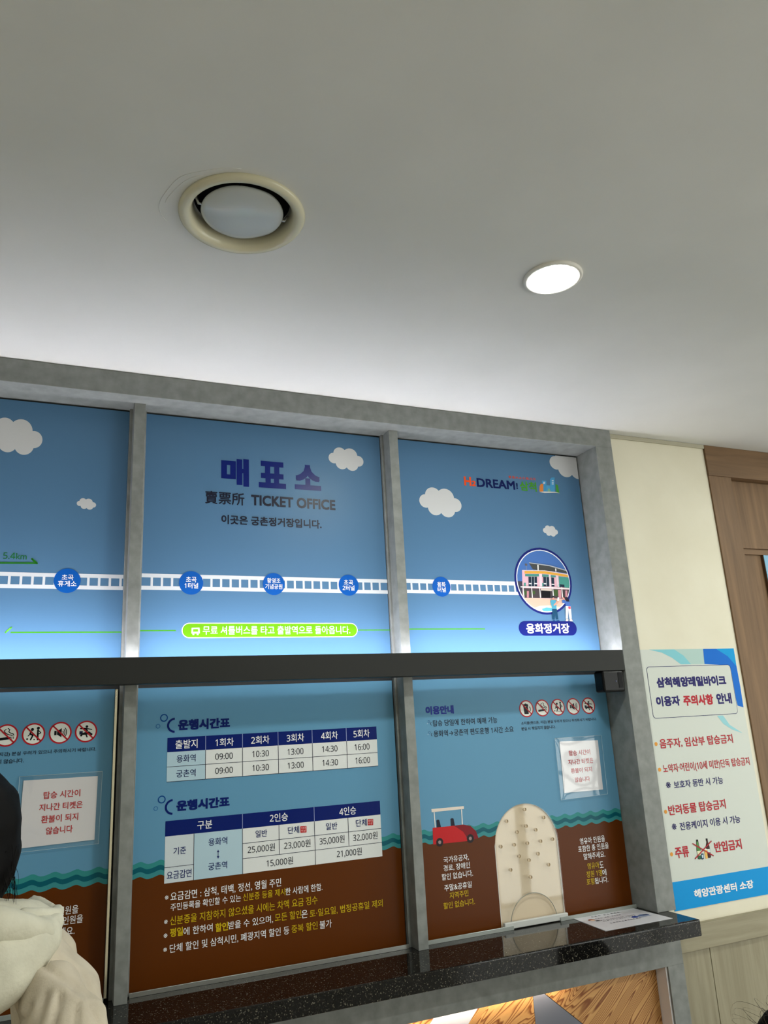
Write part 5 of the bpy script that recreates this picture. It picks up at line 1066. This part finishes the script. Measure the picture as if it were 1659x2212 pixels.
hd = blob('hood', [[(-.15, Y0-.10, 1.205, .060), (-.09, Y0-.11, 1.225, .062), (-.045, Y0-.10, 1.245, .055), (-.012, Y0-.08, 1.262, .042), (.012, Y0-.05, 1.272, .034), (.012, Y0+.04, 1.268, .034), (-.04, Y0+.09, 1.262, .045), (-.10, Y0+.10, 1.26, .05)],
              [(-.16, Y0-.06, 1.27, .06), (-.09, Y0-.05, 1.285, .055), (-.03, Y0-.03, 1.285, .042), (.0, Y0, 1.28, .036)], [(-.085, Y0-.125, 1.205, .045), (-.13, Y0-.13, 1.175, .045)]],
     fleece_m, p1, .008, 6, lambda c: .005*noise.noise(Vector((c.x*18, c.y*14, c.z*20)))+.0015*noise.noise(Vector((c.x*70, c.y*70, c.z*70))))
rim = blob('hood_rim', [[(-.16, Y0-.10, 1.30, .030), (-.10, Y0-.115, 1.306, .031), (-.05, Y0-.11, 1.304, .029), (-.012, Y0-.095, 1.292, .024), (.014, Y0-.07, 1.281, .020), (.030, Y0-.03, 1.281, .018), (.030, Y0+.02, 1.284, .018), (.0, Y0+.08, 1.288, .022)]],
     fleece_m, p1, .007, 3, lambda c: .003*noise.noise(Vector((c.x*24, c.y*20, c.z*20)))+.001*noise.noise(Vector((c.x*70, c.y*70, c.z*70))))
rim2 = blob('hood_lining', [[(-.012, Y0-.06, 1.303, .014), (.012, Y0-.045, 1.298, .013), (.032, Y0-.015, 1.292, .012), (.036, Y0+.02, 1.290, .012)]], fleece_m, p1, .005, 3)
sp = []
for i in range(14):
    t = i/13; q = Vector((-.047-.03*t-.012*t*t, -.80, 1.30-.11*t)); ok, loc, nrm, _ = hd.closest_point_on_mesh(Vector((q.x, Y0-.17, q.z)))
    sp.append((loc.x+nrm.x*.0005, loc.y+nrm.y*.0005, loc.z+nrm.z*.0005, .0021))
tube('hood_seam', [sp], fleece_m, p1, 6)
blob('hair', [[(-.122, Y0, 1.432, .103, (1, .92, 1)), (-.104, Y0, 1.39, .086, (1, .95, 1)), (-.10, Y0, 1.345, .060), (-.08, Y0-.02, 1.31, .028)]], hair_m, p1, .008, 5, wr(.002, 30))
st = []; rn = random.Random(11)
for i in range(34):
    x, y, z = -.034+rn.uniform(-.022, .008), Y0-.02+rn.uniform(-.03, .03), 1.385+rn.uniform(-.03, .02); l = rn.uniform(.05, .12)
    cx2 = rn.uniform(-.02, .03); st.append([(x+cx2*math.sin(t*2.2)*.6, y+rn.uniform(-.002, .002), z-l*t, .00055*(1.15-t)) for t in [k/8 for k in range(9)]])
tube('loose_strand', st, hair_m, p1, 4)
ps = blob('trousers', [[(.02, Y0-.08, .86, .098), (.0, Y0-.085, .5, .068), (.01, Y0-.09, .10, .052)], [(.02, Y0+.08, .86, .098), (-.03, Y0+.085, .5, .068), (-.01, Y0+.09, .10, .052)]], trouser_m, p1, .014, 4, wr(.004, 18))
for s in (-.09, .09): blob('shoe', [[(.04, Y0+s, .045, .042), (-.04, Y0+s, .04, .042, (1.2, .95, .9)), (-.13, Y0+s, .036, .036)]], shoe_m, p1, .01, 3)
def hand(cx, cy, cz, dr, par, m):
    ch = [[(cx, cy, cz, .024, (1.2, .8, 1)), (cx+dr*.045, cy, cz, .024, (1.1, .7, 1.1))]]
    for k, (oz, ln_) in enumerate(((.026, .050), (.010, .058), (-.007, .054), (-.023, .042))):
        ch.append([(cx+dr*.05, cy, cz+oz, .0085), (cx+dr*(.05+ln_*.5), cy-.006, cz+oz, .008), (cx+dr*(.05+ln_*.85), cy-.024, cz+oz, .0068)])
    ch.append([(cx+dr*.01, cy-.01, cz+.02, .011), (cx+dr*.035, cy-.02, cz+.045, .0088), (cx+dr*.055, cy-.03, cz+.055, .0075)])
    blob('hand', ch, m, par, .0045, 2)
hand(-.265, Y0+.11, 1.055, -1, p1, skin_m); hand(.012, Y0-.195, .745, -1, p1, skin_m)

# child or short adult at the lower right corner: only the crown and flyaway hair show
p2 = empty('person', (0, 0, 0)); tag(p2, 'person at the lower right corner, only dark hair with flyaway strands showing', 'person')
hx, hy, hz = 1.600, -.5, .795
blob('body', [[(hx, hy, .48, .10, (1.25, .85, 1)), (hx, hy, .60, .085, (1.4, .85, 1)), (hx, hy, .665, .045), (hx, hy, .70, .038)], [(hx, hy, .79, .082, (.88, 1, 1.15)), (hx, hy-.01, .735, .05)], [(hx, hy, .70, .038), (hx, hy, .76, .06)], [(hx, hy+.085, .775, .010)],
              [(hx-.11, hy, .615, .036), (hx-.15, hy, .50, .030), (hx-.14, hy+.03, .40, .024)], [(hx+.11, hy, .615, .036), (hx+.15, hy, .50, .030), (hx+.14, hy+.03, .40, .024)],
              [(hx-.05, hy, .44, .062), (hx-.055, hy, .24, .045), (hx-.055, hy, .05, .032)], [(hx+.05, hy, .44, .062), (hx+.055, hy, .24, .045), (hx+.055, hy, .05, .032)]], skin_m, p2, .012, 5)
blob('jacket', [[(hx, hy, .43, .115, (1.2, .9, 1)), (hx, hy, .60, .098, (1.4, .9, 1)), (hx, hy, .65, .06)], [(hx-.12, hy, .61, .048), (hx-.16, hy, .50, .042), (hx-.15, hy+.03, .41, .036)], [(hx+.12, hy, .61, .048), (hx+.16, hy, .50, .042), (hx+.15, hy+.03, .41, .036)]], trouser_m, p2, .012, 5, wr(.004, 16))
blob('trousers', [[(hx-.05, hy, .40, .070), (hx-.055, hy, .24, .052), (hx-.055, hy, .08, .045)], [(hx+.05, hy, .40, .070), (hx+.055, hy, .24, .052), (hx+.055, hy, .08, .045)]], trouser_m, p2, .012, 4)
for s in (-.055, .055): blob('shoe', [[(hx+s, hy-.03, .035, .034), (hx+s, hy+.07, .03, .030)]], shoe_m, p2, .01, 3)
blob('hair', [[(hx, hy-.008, .800, .093, (.95, 1, 1)), (hx, hy-.02, .75, .085)], [(hx, hy-.03, .70, .06)]], hair_m, p2, .008, 5, wr(.003, 26))
st = []
for i in range(60):
    a = rn.uniform(0, 2*math.pi); e = rn.uniform(.1, 1.3); r0 = .088
    d = Vector((math.cos(a)*math.cos(e), math.sin(a)*math.cos(e), math.sin(e))); p = Vector((hx, hy-.008, .80)); u = Vector((rn.uniform(-1, 1), rn.uniform(-1, 1), rn.uniform(-.6, .2)))
    L0 = rn.uniform(.02, .075); st.append([(*(p+d*(r0+L0*math.sin(t*2.4)*.8)+u*L0*t*1.1), .00045*(1.2-t)) for t in [k/7 for k in range(8)]])
tube('flyaway_strand', st, mat('brown_strand', (72, 60, 48), .5), p2, 4)
bpy.context.view_layer.update()
